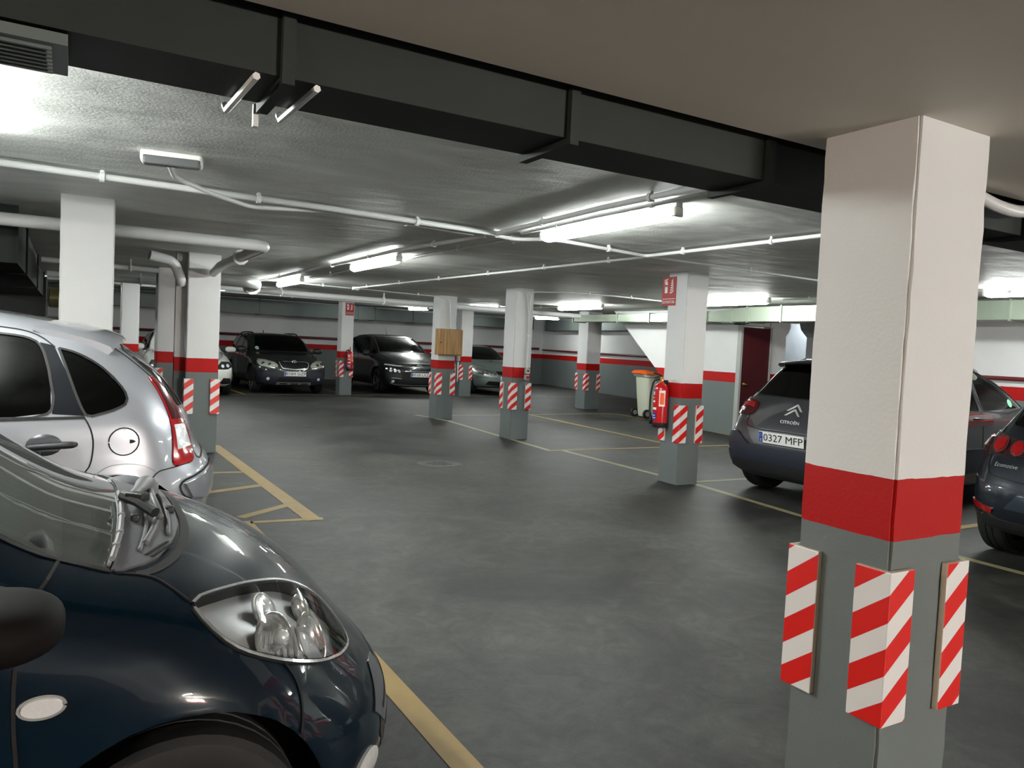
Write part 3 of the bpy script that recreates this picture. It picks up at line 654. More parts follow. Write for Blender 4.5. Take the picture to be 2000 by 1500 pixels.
# ================================================================ PILLARS
m_gr = mat('guard_red', (205, 28, 22), .4); m_gw = mat('guard_white', (214, 212, 210), .45); m_gb = mat('guard_foam', (196, 186, 170), .7)
def m_stripes():
    m = bpy.data.materials.new('hazard_stripes'); m.use_nodes = True; nt = m.node_tree; b = nt.nodes['Principled BSDF']; L = nt.links.new
    tc = nt.nodes.new('ShaderNodeTexCoord'); sx = nt.nodes.new('ShaderNodeSeparateXYZ'); L(tc.outputs['Object'], sx.inputs[0])
    a = nt.nodes.new('ShaderNodeMath'); a.operation = 'SUBTRACT'; L(sx.outputs[0], a.inputs[0]); L(sx.outputs[1], a.inputs[1])   # runs round the corner
    k = nt.nodes.new('ShaderNodeMath'); k.operation = 'MULTIPLY_ADD'; L(a.outputs[0], k.inputs[0]); k.inputs[1].default_value = -.75; L(sx.outputs[2], k.inputs[2])
    d = nt.nodes.new('ShaderNodeMath'); d.operation = 'MULTIPLY'; L(k.outputs[0], d.inputs[0]); d.inputs[1].default_value = 1/.138
    f = nt.nodes.new('ShaderNodeMath'); f.operation = 'FRACT'; L(d.outputs[0], f.inputs[0])
    g = nt.nodes.new('ShaderNodeMath'); g.operation = 'LESS_THAN'; L(f.outputs[0], g.inputs[0]); g.inputs[1].default_value = .52
    mx = nt.nodes.new('ShaderNodeMix'); mx.data_type = 'RGBA'; L(g.outputs[0], mx.inputs[0]); mx.inputs[6].default_value = s2l((214, 213, 212)); mx.inputs[7].default_value = s2l((200, 24, 18)); L(mx.outputs[2], b.inputs['Base Color'])
    b.inputs['Roughness'].default_value = .42; return m
M_ST = m_stripes()
def guard(parent, cx, cy, sx, sy, z0=.45, h=.405, fl=.085, t=.018):
    """angle-shaped impact guard; sx, sy say which way the corner points"""
    A = [(-t, -t), (fl, -t), (fl, 0), (0, 0), (0, fl), (-t, fl)]
    poly = [(-sx*p[0], -sy*p[1]) for p in A]; mb = MB(); mb.prism(poly, 0, h, 'Z')
    o = mb.build('corner_guard', None, parent, mats=[M_ST, m_gb]); o.location = (cx, cy, z0)
    me = o.data
    for p in me.polygons:
        n = p.normal; c = p.center
        onface = (abs(n.x) > .9 and abs(c.x+(-sx)*(-t)*-1) < 1e9)
        outer = (abs(n.x) > .9 and n.x*sx > .5 and abs(c.x-sx*t) < 1e-4) or (abs(n.y) > .9 and n.y*sy > .5 and abs(c.y-sy*t) < 1e-4)
        p.material_index = 0 if outer else 1
    md = o.modifiers.new('b', 'BEVEL'); md.width = .003; md.segments = 2; md.limit_method = 'ANGLE'
    return o
def pillar(x, y, w_, d, label, top=None, gz=(.45, .405), guards=True, chase=None):
    z = top or ceil_z(y+d/2); o = empty('pillar', (x, y, 0)); tag(o, label, 'pillar', None)
    bm = bmesh.new(); bmesh.ops.create_cube(bm, size=1)
    for v in bm.verts: v.co = Vector(((v.co.x+.5)*w_, (v.co.y+.5)*d, (v.co.z+.5)*z))
    me = bpy.data.meshes.new('shaft'); 
    bmesh.ops.bevel(bm, geom=[e for e in bm.edges if abs(e.verts[0].co.z-e.verts[1].co.z) > 1], offset=.008, segments=2, affect='EDGES')
    bmesh.ops.subdivide_edges(bm, edges=[e for e in bm.edges if abs(e.verts[0].co.z-e.verts[1].co.z) > 1], cuts=30)
    rr = random.Random(int(x*100+y*10))
    for v in bm.verts:
        v.co.x += (rr.random()-.5)*.003; v.co.y += (rr.random()-.5)*.003
    bm.to_mesh(me); bm.free(); me.materials.append(m_pillar); me.set_sharp_from_angle(angle=R(25))
    s_ = bpy.data.objects.new('shaft', me); COL.objects.link(s_); s_.parent = o
    if guards:
        for sx in (-1, 1):
            for sy in (-1, 1): guard(o, w_*(sx > 0), d*(sy > 0), sx, sy, gz[0], gz[1])
    if chase: MB().box(chase[0], chase[1]).build('pipe_chase', m_pillar, o)
    return o
pillar(1.835, 1.19, .315, .285, 'large foreground pillar at the right with red band and striped corner guards', top=2.02)
pillar(5.65, 6.15, .30, .30, 'pillar with a fire extinguisher beside the parked grey crossover')
pillar(5.79, 9.98, .31, .33, 'pillar with a white conduit and switch on its front face')
pillar(5.92, 12.97, .34, .33, 'pillar carrying the wooden box')
pillar(10.72, 15.0, .40, .40, 'pillar left of the wheeled bin, at the end of the small galvanised duct')
pillar(5.88, 18.72, .31, .32, 'far pillar between the green estate and the dark people carrier')
pillar(9.18, 18.68, .35, .34, 'far pillar left of the silver saloon')
pillar(1.16, 9.4, .35, .36, 'left pillar at the tip of the yellow hatched triangle', chase=((-.05, .26, 1.14), (.10, .1, 2.28)))
pillar(1.09, 12.0, .34, .34, 'roughly plastered pillar just behind the left hatched triangle pillar')
pillar(.92, 17.5, .33, .33, 'far left pillar beside the white hatchback')
pillar(-.06, 6.1, .33, .34, 'left foreground pillar standing behind the silver hatchback roof')

# ================================================================ LAMPS
m_tray = mat('lamp_tray', (225, 226, 224), .4)
m_glow = mat('lamp_diffuser', (240, 245, 242), .4, emis=LAMP_COOL, est=LAMP_POWER)
m_glow_w = mat('fill_diffuser_warm', (240, 235, 225), .4, emis=(1, .82, .66, 1), est=LAMP_POWER*1.6)
def make_lamp(L_=1.5):
    o = empty('fluorescent_lamp'); t = MB(); t.box((0, 0, -.014), (.055, L_, .028), bev=.006)
    for s_ in (-1, 1): t.box((0, s_*(L_/2-.02), -.052), (.07, .04, .06), bev=.012)
    t.build('tray', m_tray, o)
    d = MB(); V = []; F = []; n = 12; segs = [(-L_/2+.03, .4), (-L_/2+.045, .8), (-L_/2+.08, 1), (L_/2-.08, 1), (L_/2-.045, .8), (L_/2-.03, .4)]
    for y, k in segs:
        for i in range(n+1):
            a = -PI*.22+PI*1.44*i/n; V.append((math.cos(a)*.041*k, y, -.058-math.sin(a)*.04*k))
    for j in range(len(segs)-1):
        for i in range(n): F.append((j*(n+1)+i, j*(n+1)+i+1, (j+1)*(n+1)+i+1, (j+1)*(n+1)+i))
    F.append(tuple(range(n+1))); F.append(tuple((len(segs)-1)*(n+1)+i for i in range(n+1))[::-1])
    mk('diffuser', V, F, m_glow, o, smooth=True)
    for s_ in (-1, 1):
        for u in (-1, 1): MB().box((u*.055, s_*.45, -.045), (.012, .04, .03)).build('clip', mat('clip_steel', (150, 150, 148), .3, .8), o)
    return o
LAMPS = [(3.09, 4.22, 'lit fluorescent lamp nearest the camera, beside the cable crossing'), (2.88, 8.1, 'lit fluorescent lamp second along the aisle row'),
    (2.95, 12.1, 'lit fluorescent lamp behind the bent white drain pipe'), (2.75, 16.3, 'lit fluorescent lamp peeping past the left hatched triangle pillar'),
    (8.74, 4.05, 'lit fluorescent lamp right of the large foreground pillar'), (8.70, 8.5, 'lit fluorescent lamp between the extinguisher pillar and the foreground pillar'),
    (8.60, 12.35, 'lit fluorescent lamp right of the pillar with the switch'), (8.75, 16.6, 'lit fluorescent lamp between the wooden box pillar and the switch pillar'),
    (9.3, 22.0, 'lit fluorescent lamp farthest away, over the dark people carrier'),
    (-.50, 3.62, 'lit fluorescent lamp over the silver hatchback'), (-2.1, 4.3, 'unseen fluorescent lamp added over the bonnet of the silver hatchback as fill light'), (3.1, -4.6, 'lit fluorescent lamp at the near end of the aisle'), (8.7, .3, 'lit fluorescent lamp over the right hand bays'), (14.1, 10.7, 'lit fluorescent lamp in the recess by the door'), (-3.2, 12., 'lit fluorescent lamp over the left bays'), (14.0, 22., 'lit fluorescent lamp in the far right corner'), (-.6, 19.8, 'lit fluorescent lamp in the far left bays')]  # the lamp over the silver bonnet is added out of view to widen the ceiling glow
lamp0 = None
for x, y, lb in LAMPS:
    if lamp0 is None: lamp0 = make_lamp(); o = lamp0; lk = list(lamp0.children) or [q for q in COL.objects if q.parent == lamp0]
    else:
        o = part_copy(lamp0)
        for q in lk: c_ = part_copy(q); c_.parent = o
    o.location = (x, y, (2.01 if y < 1.5 else ceil_z(y))-.002)
    if y > 13: o.rotation_euler = (math.atan(.0235), 0, 0)
    if x > 14 and y < 12:
        for q in COL.objects:
            if q.parent == o and q.name.startswith('diffuser'): q.data = q.data.copy(); q.data.materials[0] = mat('lamp_diffuser_dim', (240, 245, 242), .4, emis=(.85, .93, 1, 1), est=LAMP_POWER*.2)
    tag(o, lb, 'ceiling lamp', 'lit fluorescent battens')
# unseen warm lamp added behind the viewer to light the near pillar
o = part_copy(lamp0); tag(o, 'unseen warm lamp added on the low ceiling behind the viewer as fill light', 'ceiling lamp', 'lit fluorescent battens'); o.location = (-2.7, .55, 2.008); o.rotation_euler = (0, 0, 0)
for q in lk:
    c_ = part_copy(q); c_.parent = o
    if q.name == 'diffuser': c_.data = q.data.copy(); c_.data.materials[0] = m_glow_w

# emergency lamp
o = empty('emergency_light', (.44, 4.30, 2.28), R(-10)); tag(o, 'white emergency light with dark lens on the ceiling above the silver hatchback', 'emergency light')
b = MB(); b.box((0, 0, -.03), (.29, .10, .06), bev=.018); b.build('housing', mat('white_plastic', (222, 222, 218), .4), o, smooth=True, sharp=50)
b = MB(); b.box((0, -.028, -.050), (.265, .062, .044), bev=.012); b.build('lens', mat('lens_dark', (90, 92, 92), .3), o)
b = MB(); b.tube([(.0, .05, -.03), (0, .12, -.035), (0, .13, -.0)], .013, 8); b.build('cable_gland', m_tray, o, smooth=True)

# ================================================================ CONDUITS AND PIPES
m_cond = mat('conduit_white', (208, 210, 208), .4)
def run(name, pts, r, label, cat, m=None, clips=None, group=None, rb=.07):
    o = empty(name, pts[0]); tag(o, label, cat, group); off = Vector(pts[0]); P = [Vector(p)-off for p in pts]
    mb = MB(); mb.tube(rounded(P, rb), r, 12); mb.build('pipe', m or m_cond, o, smooth=True, sharp=60)
    if clips:
        for a, b_ in zip(P, P[1:]):
            L_ = (b_-a).length; k = int(L_/clips); d = (b_-a).normalized()
            for i in range(k):
                c_ = a+(b_-a)*((i+.5)/k); h = MB()
                V0 = [c_-d*.012, c_+d*.012]; h.tube(V0, r*1.5, 10)
                zt = ceil_z((c_+off).y)-off.z-c_.z
                if abs(d.z) < .3 and zt > 0: h.box((c_.x, c_.y, c_.z+zt/2), (.018, .018, zt))
                h.build('pipe_clip', m_tray, o)
    return o
Z = 2.245
run('conduit', [(-1.2, 5.0, Z), (.6, 5.06, Z), (1.45, 5.08, Z), (2.82, 5.2, Z)], .02, 'thick white conduit across the ceiling from the left edge to the cable crossing', 'conduit', clips=.8)
run('conduit', [(.44, 4.44, 2.25), (.5, 4.75, Z), (.75, 4.9, 2.2), (1.0, 5.16, 2.2), (1.5, 5.2, Z), (2.7, 5.36, Z)], .014, 'thin white conduit running from the emergency light to the cable crossing', 'conduit', clips=.9)
run('conduit', [(2.82, 5.2, Z), (2.76, 3.8, Z), (2.80, 2.0, Z)], .018, 'white conduit beside the nearest lamp towards the big dark duct', 'conduit', clips=.9)
run('conduit', [(2.93, 5.02, Z), (2.9, 4.0, Z), (2.93, 2.0, Z)], .014, 'second thinner conduit beside the nearest lamp', 'conduit', clips=.9)
run('conduit', [(2.80, 5.35, Z), (2.66, 7.0, Z), (2.62, 12.0, Z), (2.6, 16, 2.31)], .018, 'white conduit along the aisle left of the second lamp', 'conduit', clips=1.1)
run('conduit', [(3.05, 5.4, Z), (3.0, 7.2, Z), (3.03, 12, Z)], .012, 'thin conduit along the aisle right of the second lamp', 'conduit', clips=1.1)
run('conduit', [(2.85, 5.3, Z), (3.0, 5.2, 2.22), (3.1, 5.06, 2.22), (3.2, 5.06, 2.23), (3.42, 5.14, Z), (4.40, 5.34, Z), (4.43, 3.5, Z), (4.40, 1.9, Z)], .015, 'white conduit from the nearest lamp turning off to the right', 'conduit', clips=.8)
run('conduit', [(4.43, 5.36, Z), (4.34, 7.5, Z), (4.2, 10, Z), (4.08, 12.5, Z)], .013, 'thin white conduit running to the far junction box', 'conduit', clips=.9)
run('conduit', [(4.44, 5.34, Z), (5.2, 5.36, Z), (7.4, 5.5, Z), (8.7, 5.5, Z), (8.72, 4.9, Z)], .012, 'thin white conduit passing in front of the extinguisher pillar towards the right lamps', 'conduit', clips=.9)
run('conduit', [(6.02, 9.96, 1.05), (6.02, 9.96, 2.1), (6.04, 9.93, 2.235), (6.4, 9.6, Z), (7.2, 9.45, Z), (8.66, 9.6, Z)], .013, 'white conduit rising on the switch pillar and crossing to the right', 'conduit', clips=.7)
run('conduit', [(5.93, 9.96, 2.24), (5.98, 9.958, 2.12), (6.0, 9.957, 1.9)], .009, 'short thin conduit curving down the top of the switch pillar', 'conduit')
run('conduit', [(4.08, 12.5, 2.25), (4.9, 12.72, 2.25), (5.9, 12.9, 2.25), (6.1, 12.955, 2.2), (6.14, 12.955, 1.7)], .008, 'thin cable conduit running down to the wooden box', 'conduit', clips=.9)
run('conduit', [(3.1, 12.4, 2.25), (4.08, 12.6, 2.25)], .012, 'short white conduit left of the far junction box', 'conduit', clips=.8)
run('conduit', [(-4, 18.2, 2.34), (2.97, 18.35, 2.345), (9.3, 18.5, 2.35), (14.2, 18.6, 2.35)], .03, 'long thin white pipe across the far ceiling before the back bays', 'conduit', clips=2.4)
run('conduit', [(8.72, 4.9, 2.25), (8.8, 7.6, 2.25)], .012, 'thin conduit between the two right hand lamps', 'conduit', clips=.9)
run('conduit', [(8.62, 13.2, 2.25), (8.75, 15.8, 2.31)], .014, 'thin conduit beyond the lamp right of the switch pillar', 'conduit', clips=.9)
for x, y, z, s_, lb in ((3.08, 5.42, 2.255, .09, 'small white junction box at the cable crossing by the nearest lamp'), (2.83, 5.25, 2.255, .06, 'tiny white junction box where the ceiling conduits meet'), (4.16, 12.55, 2.25, .10, 'white junction box on the ceiling over the middle of the aisle')):
    b = MB(); b.box((0, 0, 0), (s_, s_, .05), bev=.006); b.lathe([(.012, -.03), (.012, -.024)], 10, c=(s_*.3, s_*.3, 0)); tag(b.build('junction_box', mat('white_plastic', (222, 222, 218), .4), loc=(x, y, z)), lb, 'junction box')
m_pvc = mat('drain_pipe_white', (196, 198, 198), .35)
run('drain_pipe', [(-3.5, 6.62, 2.12), (1.40, 6.55, 2.12), (1.37, 8.6, 2.09), (1.42, 9.34, 2.07)], .048, 'white drain pipe with an elbow hung below the ceiling behind the left foreground pillar', 'drain pipe', m_pvc, clips=1.7, rb=.12)
run('drain_pipe', [(.75, 9.28, 2.20), (1.00, 9.33, 2.16), (1.08, 9.42, 1.99), (1.10, 9.48, 1.93)], .055, 'short drain pipe with a funnel elbow left of the triangle pillar', 'drain pipe', m_pvc, rb=.12)
run('drain_pipe', [(-.3, 13.9, 2.18), (2.3, 13.9, 2.17), (6.1, 13.85, 2.15), (9.62, 13.8, 2.14)], .05, 'long white drain pipe crossing the ceiling to the small duct', 'drain pipe', m_pvc, clips=1.9)
run('drain_pipe', [(1.6, 11.2, 2.13), (2.05, 11.1, 2.12), (2.38, 11.7, 2.13), (2.5, 12.95, 2.14)], .085, 'thick grey drain pipe with a bend behind the triangle pillar', 'drain pipe', mat('pipe_grey', (140, 142, 140), .45), rb=.25, clips=1.)
run('drain_pipe', [(-.3, 11.0, 2.18), (1.0, 11.0, 2.16)], .035, 'thin white pipe left of the plastered pillar', 'drain pipe', m_pvc, clips=.6)
run('drain_pipe', [(2.3, 1.5, 2.05), (2.75, 1.51, 1.955), (3.0, 1.53, 1.955), (3.3, 1.54, 2.05)], .022, 'white pipe loop under the low ceiling right of the foreground pillar', 'drain pipe', m_pvc, rb=.2)
m_fire = mat('fire_pipe_red', (92, 26, 32), .4)
run('fire_pipe', [(X0+.1, 25.82, 1.40), (8, 25.82, 1.40), (16.1, 25.8, 1.40)], .04, 'dark red fire main along the back wall', 'fire pipe', m_fire)
run('fire_pipe', [(16.22, 25.7, 1.36), (14.98, 17.5, 1.31), (14.78, 14.5, 1.30), (14.7, 13.6, 1.0)], .03, 'dark red fire main along the right far wall', 'fire pipe', m_fire)
run('fire_pipe', [(10.66, 6.9, 1.29), (10.66, -4, 1.29)], .028, 'dark red fire main along the near right wall', 'fire pipe', m_fire)
run('fire_pipe', [(-1.2, 25.82, 2.52), (-1.2, 25.82, 1.46)], .05, 'dark red riser dropping from the ceiling at the far left', 'fire pipe', m_fire)

# ================================================================ DUCTS
def m_galv(name, col, rough=.45):
    return mat(name, col, rough, .55, var=.16, vscale=2.5, bump=.12, bscale=3)
G1, G2, G3 = mat('galvanised_dark', (34, 39, 37), .6, .15, spec=.25, var=.2, vscale=2.5, bump=.12, bscale=3), m_galv('galvanised_light', (134, 144, 130), .42), m_galv('galvanised_mid', (98, 106, 104), .5)
def duct(name, sections, label, m, flanges=True, axis='X'):
    """sections: (a, c0, c1, z0, z1) cross-sections along the axis; consecutive ones are joined"""
    o = empty(name, (0, 0, 0)); tag(o, label, 'air duct')
    mb = MB(); V = []; F = []
    for a, c0, c1, z0, z1 in sections:
        for c_, z in ((c0, z0), (c1, z0), (c1, z1), (c0, z1)): V.append((a, c_, z) if axis == 'X' else (c_, a, z))
    for i in range(len(sections)-1):
        a, b_ = i*4, i*4+4
        for k in range(4): F.append((a+k, a+(k+1) % 4, b_+(k+1) % 4, b_+k))
    F.append((3, 2, 1, 0)); n = len(V)-4; F.append((n, n+1, n+2, n+3)); mb.add(V, F); mb.build('duct_casing', m, o)
    if flanges:
        for a, c0, c1, z0, z1 in sections:
            f = MB(); t = .018
            for (p, q, s1, s2) in (((c0+c1)/2, z0-t/2, abs(c1-c0)+2*t, t), ((c0+c1)/2, z1+t/2, abs(c1-c0)+2*t, t), (min(c0, c1)-t/2, (z0+z1)/2, t, z1-z0), (max(c0, c1)+t/2, (z0+z1)/2, t, z1-z0)):
                f.box((a, p, q) if axis == 'X' else (p, a, q), (.025, s1, s2) if axis == 'X' else (s1, .025, s2))
            f.build('flange', m, o)
    return o
big = duct('ventilation_duct', [(x, 1.60, 1.81, 1.90, 2.255) for x in (-1.5, -.35, .37, 1.06, 1.75, 2.45, 3.15, 4.2, 5.6, 7)], 'long dark rectangular duct crossing overhead in the foreground', G1)
b = MB()
for x in (.31, .43): b.tube([(x, 1.59, 1.888), (x-.01, 1.86, 1.885), (x-.012, 1.875, 1.90)], .008, 6); 
b.box((.36, 1.845, 1.88), (.012, .012, .05)); b.build('hanger_bracket', mat('bracket_white', (205, 206, 204), .4, .4), big, smooth=False)
g = MB(); g.box((-.12, 1.70, 1.885), (.22, .19, .02)); 
for i in range(7): g.box((-.12, 1.63+i*.024, 1.873), (.17, .008, .008))
g.build('air_grille', G3, big)
duct('ventilation_duct', [(-4., 9.7, 10.1, 2.0, 2.22), (.5, 9.7, 10.1, 2.0, 2.22), (3.2, 9.7, 10.1, 2.0, 2.23), (5.0, 9.7, 10.1, 2.0, 2.23), (6.6, 9.7, 10.1, 2.0, 2.24), (8.4, 9.7, 10.1, 2.0, 2.24), (9.1, 9.7, 10.1, 2.0, 2.235), (9.45, 9.7, 10.1, 2.0, 2.22), (10.05, 9.72, 10.05, 2.005, 2.17), (11.6, 9.72, 10.05, 2.01, 2.165), (12.6, 9.72, 10.05, 2.02, 2.17), (14.2, 9.72, 10.05, 2.03, 2.17)], 'small bright galvanised duct along the right bays towards the far pillar', G2, axis='Y')
duct('ventilation_duct', [(-3, 24.95, 25.6, 2.06, 2.52), (1.5, 24.95, 25.6, 2.06, 2.52), (5.2, 24.95, 25.6, 2.06, 2.52), (8.4, 24.95, 25.6, 2.08, 2.52), (9.0, 24.95, 25.6, 2.10, 2.50), (10.4, 24.98, 25.6, 2.10, 2.48), (12.2, 25, 25.6, 2.12, 2.46), (15.3, 25, 25.6, 2.12, 2.46)], 'wide dark duct high along the back wall', G3)
duct('ventilation_duct', [(14.6, 14.2, 14.75, 2.08, 2.3), (17.5, 14.6, 15.05, 2.08, 2.36), (24.6, 15.6, 16.05, 2.1, 2.5)], 'dark duct along the far right wall behind the small galvanised duct', G3, axis='Y')
duct('ventilation_duct', [(7.0, -1.4, -.36, 1.86, 2.26), (8.6, -1.4, -.36, 1.86, 2.26), (11.5, -1.4, -.36, 1.86, 2.26), (12.0, -1.2, -.40, 1.9, 2.26), (16, -1.2, -.40, 1.9, 2.3)], 'dark duct above the left bays at the edge of the view', G1, axis='Y')
f_ = empty('extractor_fan', (-.75, 16.6, 1.55)); tag(f_, 'black extractor box hanging at the end of the left duct', 'extractor')
MB().box((0, 0, .35), (.8, .8, .7), bev=.02).build('fan_casing', mat('black_box', (34, 38, 38), .6), f_)
MB().lathe([(.16, 0), (.18, .02), (.18, .34), (.16, .36)], 24, 'X', (.42, 0, .35)).build('duct_collar', m_galv('brass_collar', (150, 140, 100), .35), f_, smooth=True, sharp=40)

# ================================================================ THINGS ON THE PILLARS
m_sign = mat('sign_red', (150, 18, 22), .45); m_sw = mat('sign_white', (214, 220, 212), .5)
def sign(loc, rz, label, s=1.0):
    """extinguisher notice: cylinder and flame pictogram over the word; faces local -y"""
    o = empty('extinguisher_sign', loc, rz); tag(o, label, 'sign', 'red extinguisher notices')
    b = MB(); b.box((0, 0, 0), (.215*s, .004, .31*s)); b.build('sign_panel', m_sign, o)
    y = -.003; w_ = MB(); Pf = lambda pts: [(p[0]*s, p[1]*s) for p in pts]
    w_.box((-.045*s, y, .035*s), (.042*s, .002, .105*s)); w_.prism(Pf([(-.066+.021+.021*math.cos(a), .088+.022*math.sin(a)) for a in [PI*k/8 for k in range(9)]]), y-.001, y+.001)
    w_.box((-.045*s, y, .118*s), (.012*s, .002, .02*s)); w_.prism(Pf([(-.075, .128), (-.02, .135), (-.02, .125), (-.075, .118)]), y-.001, y+.001); w_.prism(Pf([(-.072, .12), (-.08, .09), (-.075, .09), (-.062, .118)]), y-.001, y+.001)
    w_.build('extinguisher_symbol', m_sw, o)
    r_ = MB(); r_.box((-.045*s, y-.0015, .06*s), (.036*s, .002, .022*s)); r_.build('symbol_band', m_sign, o)
    f = MB()
    for k, (zz, ww) in enumerate(((-.012, .062), (.014, .056), (.040, .05), (.066, .042), (.09, .034), (.112, .026))):
        x0 = .012+k*.004
        f.prism(Pf([(x0, zz), (x0+ww*.5, zz+.006), (x0+ww, zz+.026), (x0+ww*.92, zz+.012), (x0+ww*.55, zz-.006), (x0+.01, zz-.012)]), y-.001, y+.001)
    f.build('flame_symbol', m_sw, o)
    MB().box((0, y, -.082*s), (.2*s, .002, .006*s)).build('sign_rule', m_sw, o)
    text('EXTINTOR', .042*s, o, (0, y, -.118*s), (PI/2, 0, 0), m_sw, 'sign_word', sx=.95)
    return o
sign((5.645, 6.43, 2.075), -PI/2, 'red EXTINTOR sign high on the pillar beside the grey crossover')
sign((6.07, 18.715, 2.15), 0, 'red EXTINTOR sign high on the far pillar beside the green estate')
m_exr = mat('extinguisher_red', (176, 20, 26), .25, coat=.6)
def extinguisher(loc, rz, label, s=1.):
    """dry powder extinguisher hung on a bracket; local -y faces away from the pillar"""
    o = empty('fire_extinguisher', loc, rz); tag(o, label, 'fire extinguisher', 'red fire extinguishers')
    b = MB(); b.lathe([(r*s, z*s) for r, z in [(.0, .03), (.07, .03), (.078, .045), (.079, .06), (.079, .40), (.075, .43), (.058, .46), (.035, .475), (.022, .485), (.022, .5), (0, .5)]], 32, caps=False); b.build('cylinder', m_exr, o, smooth=True, sharp=60)
    b = MB(); b.lathe([(r*s, z*s) for r, z in [(.0, 0), (.074, .0), (.082, .01), (.082, .05), (.079, .052)]], 32, caps=False); b.build('base_ring', mat('black_rubber', (18, 18, 19), .55), o, smooth=True, sharp=50)
    b = MB(); b.lathe([(.018*s, .5*s), (.02*s, .53*s), (.012*s, .545*s)], 16); b.box((.0, -.02*s, .535*s), (.03*s, .06*s, .025*s), bev=.004); b.build('valve', mat('brass', (190, 150, 80), .3, 1.), o, smooth=True, sharp=40)
    b = MB(); b.tube([(.0, .0, .55*s), (-.02*s, -.05*s, .575*s), (-.03*s, -.12*s, .585*s)], .009*s, 8); b.tube([(.0, .0, .54*s), (-.02*s, -.05*s, .545*s), (-.03*s, -.11*s, .53*s)], .009*s, 8); b.build('grip', mat('black_paint', (20, 20, 22), .4), o, smooth=True)
    b = MB(); b.tube(rounded([(-.02*s, .0, .52*s), (-.10*s, -.0, .50*s), (-.125*s, -.01, .36*s), (-.12*s, -.02, .16*s), (-.098*s, -.03, .08*s)], .06), .010*s, 10); b.tube([(-.098*s, -.03, .12*s), (-.09*s, -.03, .03*s)], [.014*s, .02*s], 10); b.build('hose', mat('black_rubber', (18, 18, 19), .55), o, smooth=True)
    def label_patch(a0, a1, z0, z1, m, nm, rr=.0802):
        V = []; n = 8
        for k in range(n+1):
            a = R(a0+(a1-a0)*k/n); V += [(math.cos(a)*rr*s, math.sin(a)*rr*s, z0*s), (math.cos(a)*rr*s, math.sin(a)*rr*s, z1*s)]
        mk(nm, V, [(2*k, 2*k+2, 2*k+3, 2*k+1) for k in range(n)], m, o, smooth=True)
    W_ = mat('label_white', (225, 222, 216), .5); B_ = mat('label_blue', (32, 48, 130), .5); O_ = mat('label_orange', (226, 92, 40), .5)
    label_patch(-150, -95, .08, .16, B_, 'blue_label'); label_patch(-148, -100, .10, .108, W_, 'label_text', .0806); label_patch(-148, -105, .125, .135, W_, 'label_text', .0806)
    label_patch(-148, -95, .19, .215, W_, 'white_label'); label_patch(-148, -110, .27, .29, W_, 'label_text'); label_patch(-145, -118, .35, .385, W_, 'label_text'); label_patch(-150, -105, .39, .405, B_, 'blue_label'); label_patch(-145, -120, .315, .325, W_, 'label_text')
    label_patch(-75, -28, .23, .40, W_, 'white_label'); label_patch(-70, -36, .25, .375, O_, 'orange_label', .0807)
    b = MB(); b.box((0, .085*s, .45*s), (.05*s, .02, .12*s)); b.tube([(.0, .08*s, .47*s), (.0, .03*s, .48*s)], .008, 6); b.build('wall_bracket', mat('black_paint', (20, 20, 22), .4), o)
    return o
extinguisher((5.555, 6.36, .60), -PI/2+.35, 'red fire extinguisher hung on the pillar beside the grey crossover, above a striped guard', 1.0)
extinguisher((6.09, 18.62, .62), .0, 'red fire extinguisher hung on the far pillar between green estate and people carrier', 1.0)
# wooden meter box
wd = bpy.data.materials.new('wood_veneer'); wd.use_nodes = True; nt = wd.node_tree; bb = nt.nodes['Principled BSDF']
tc = nt.nodes.new('ShaderNodeTexCoord'); mp = nt.nodes.new('ShaderNodeMapping'); mp.inputs['Scale'].default_value = (26, 26, 1.2); wv = nt.nodes.new('ShaderNodeTexNoise'); wv.inputs['Scale'].default_value = 1.5; wv.inputs['Detail'].default_value = 6
cr = nt.nodes.new('ShaderNodeValToRGB'); cr.color_ramp.elements[0].color = s2l((120, 84, 36)); cr.color_ramp.elements[1].color = s2l((176, 132, 68)); cr.color_ramp.elements[0].position = .35; cr.color_ramp.elements[1].position = .65
nt.links.new(tc.outputs['Object'], mp.inputs[0]); nt.links.new(mp.outputs[0], wv.inputs[0]); nt.links.new(wv.outputs[0], cr.inputs[0]); nt.links.new(cr.outputs[0], bb.inputs['Base Color']); bb.inputs['Roughness'].default_value = .4
o = empty('wooden_box', (6.06, 12.965, 1.43)); tag(o, 'brown wooden cupboard box fixed to the front of a pillar', 'wall box')
MB().box((.03, -.06, 0), (.50, .13, .48), bev=.008).build('cabinet', wd, o); MB().box((.03, -.135, 0), (.485, .02, .465), bev=.006).build('cabinet_door', wd, o)
b = MB(); b.lathe([(.011, -.165), (.014, -.158), (.007, -.145)], 12, 'Y', (-.17, 0, -.01)); b.build('cabinet_knob', mat('black_paint', (20, 20, 22), .4), o, smooth=True)
b = MB(); b.box((0, 0, 0), (.07, .06, .09), bev=.01); b.lathe([(.022, -.045), (.026, -.03)], 14, 'Y', (0, 0, 0)); o = b.build('intercom', mat('intercom_steel', (150, 150, 150), .35, .7), loc=(6.30, 12.92, 1.13)); tag(o, 'small round metal call button on the corner under the wooden box', 'call button')
b = MB(); b.tube([(0, 0, 0), (0, 0, -.38)], .012, 8); tag(b.build('conduit', m_cond, loc=(6.31, 12.93, 1.08), smooth=True), 'short white tube hanging below the metal call button', 'conduit')
o = empty('light_switch', (6.02, 9.945, 1.0)); tag(o, 'grey light switch with red button under the conduit of a pillar', 'switch')
MB().box((0, 0, .04), (.075, .05, .085), bev=.008).build('switch_box', mat('switch_grey', (170, 172, 170), .5), o); MB().lathe([(.014, -.034), (.016, -.025)], 14, 'Y', (0, 0, .045)).build('switch_button', mat('black_paint', (20, 20, 22), .4), o, smooth=True)
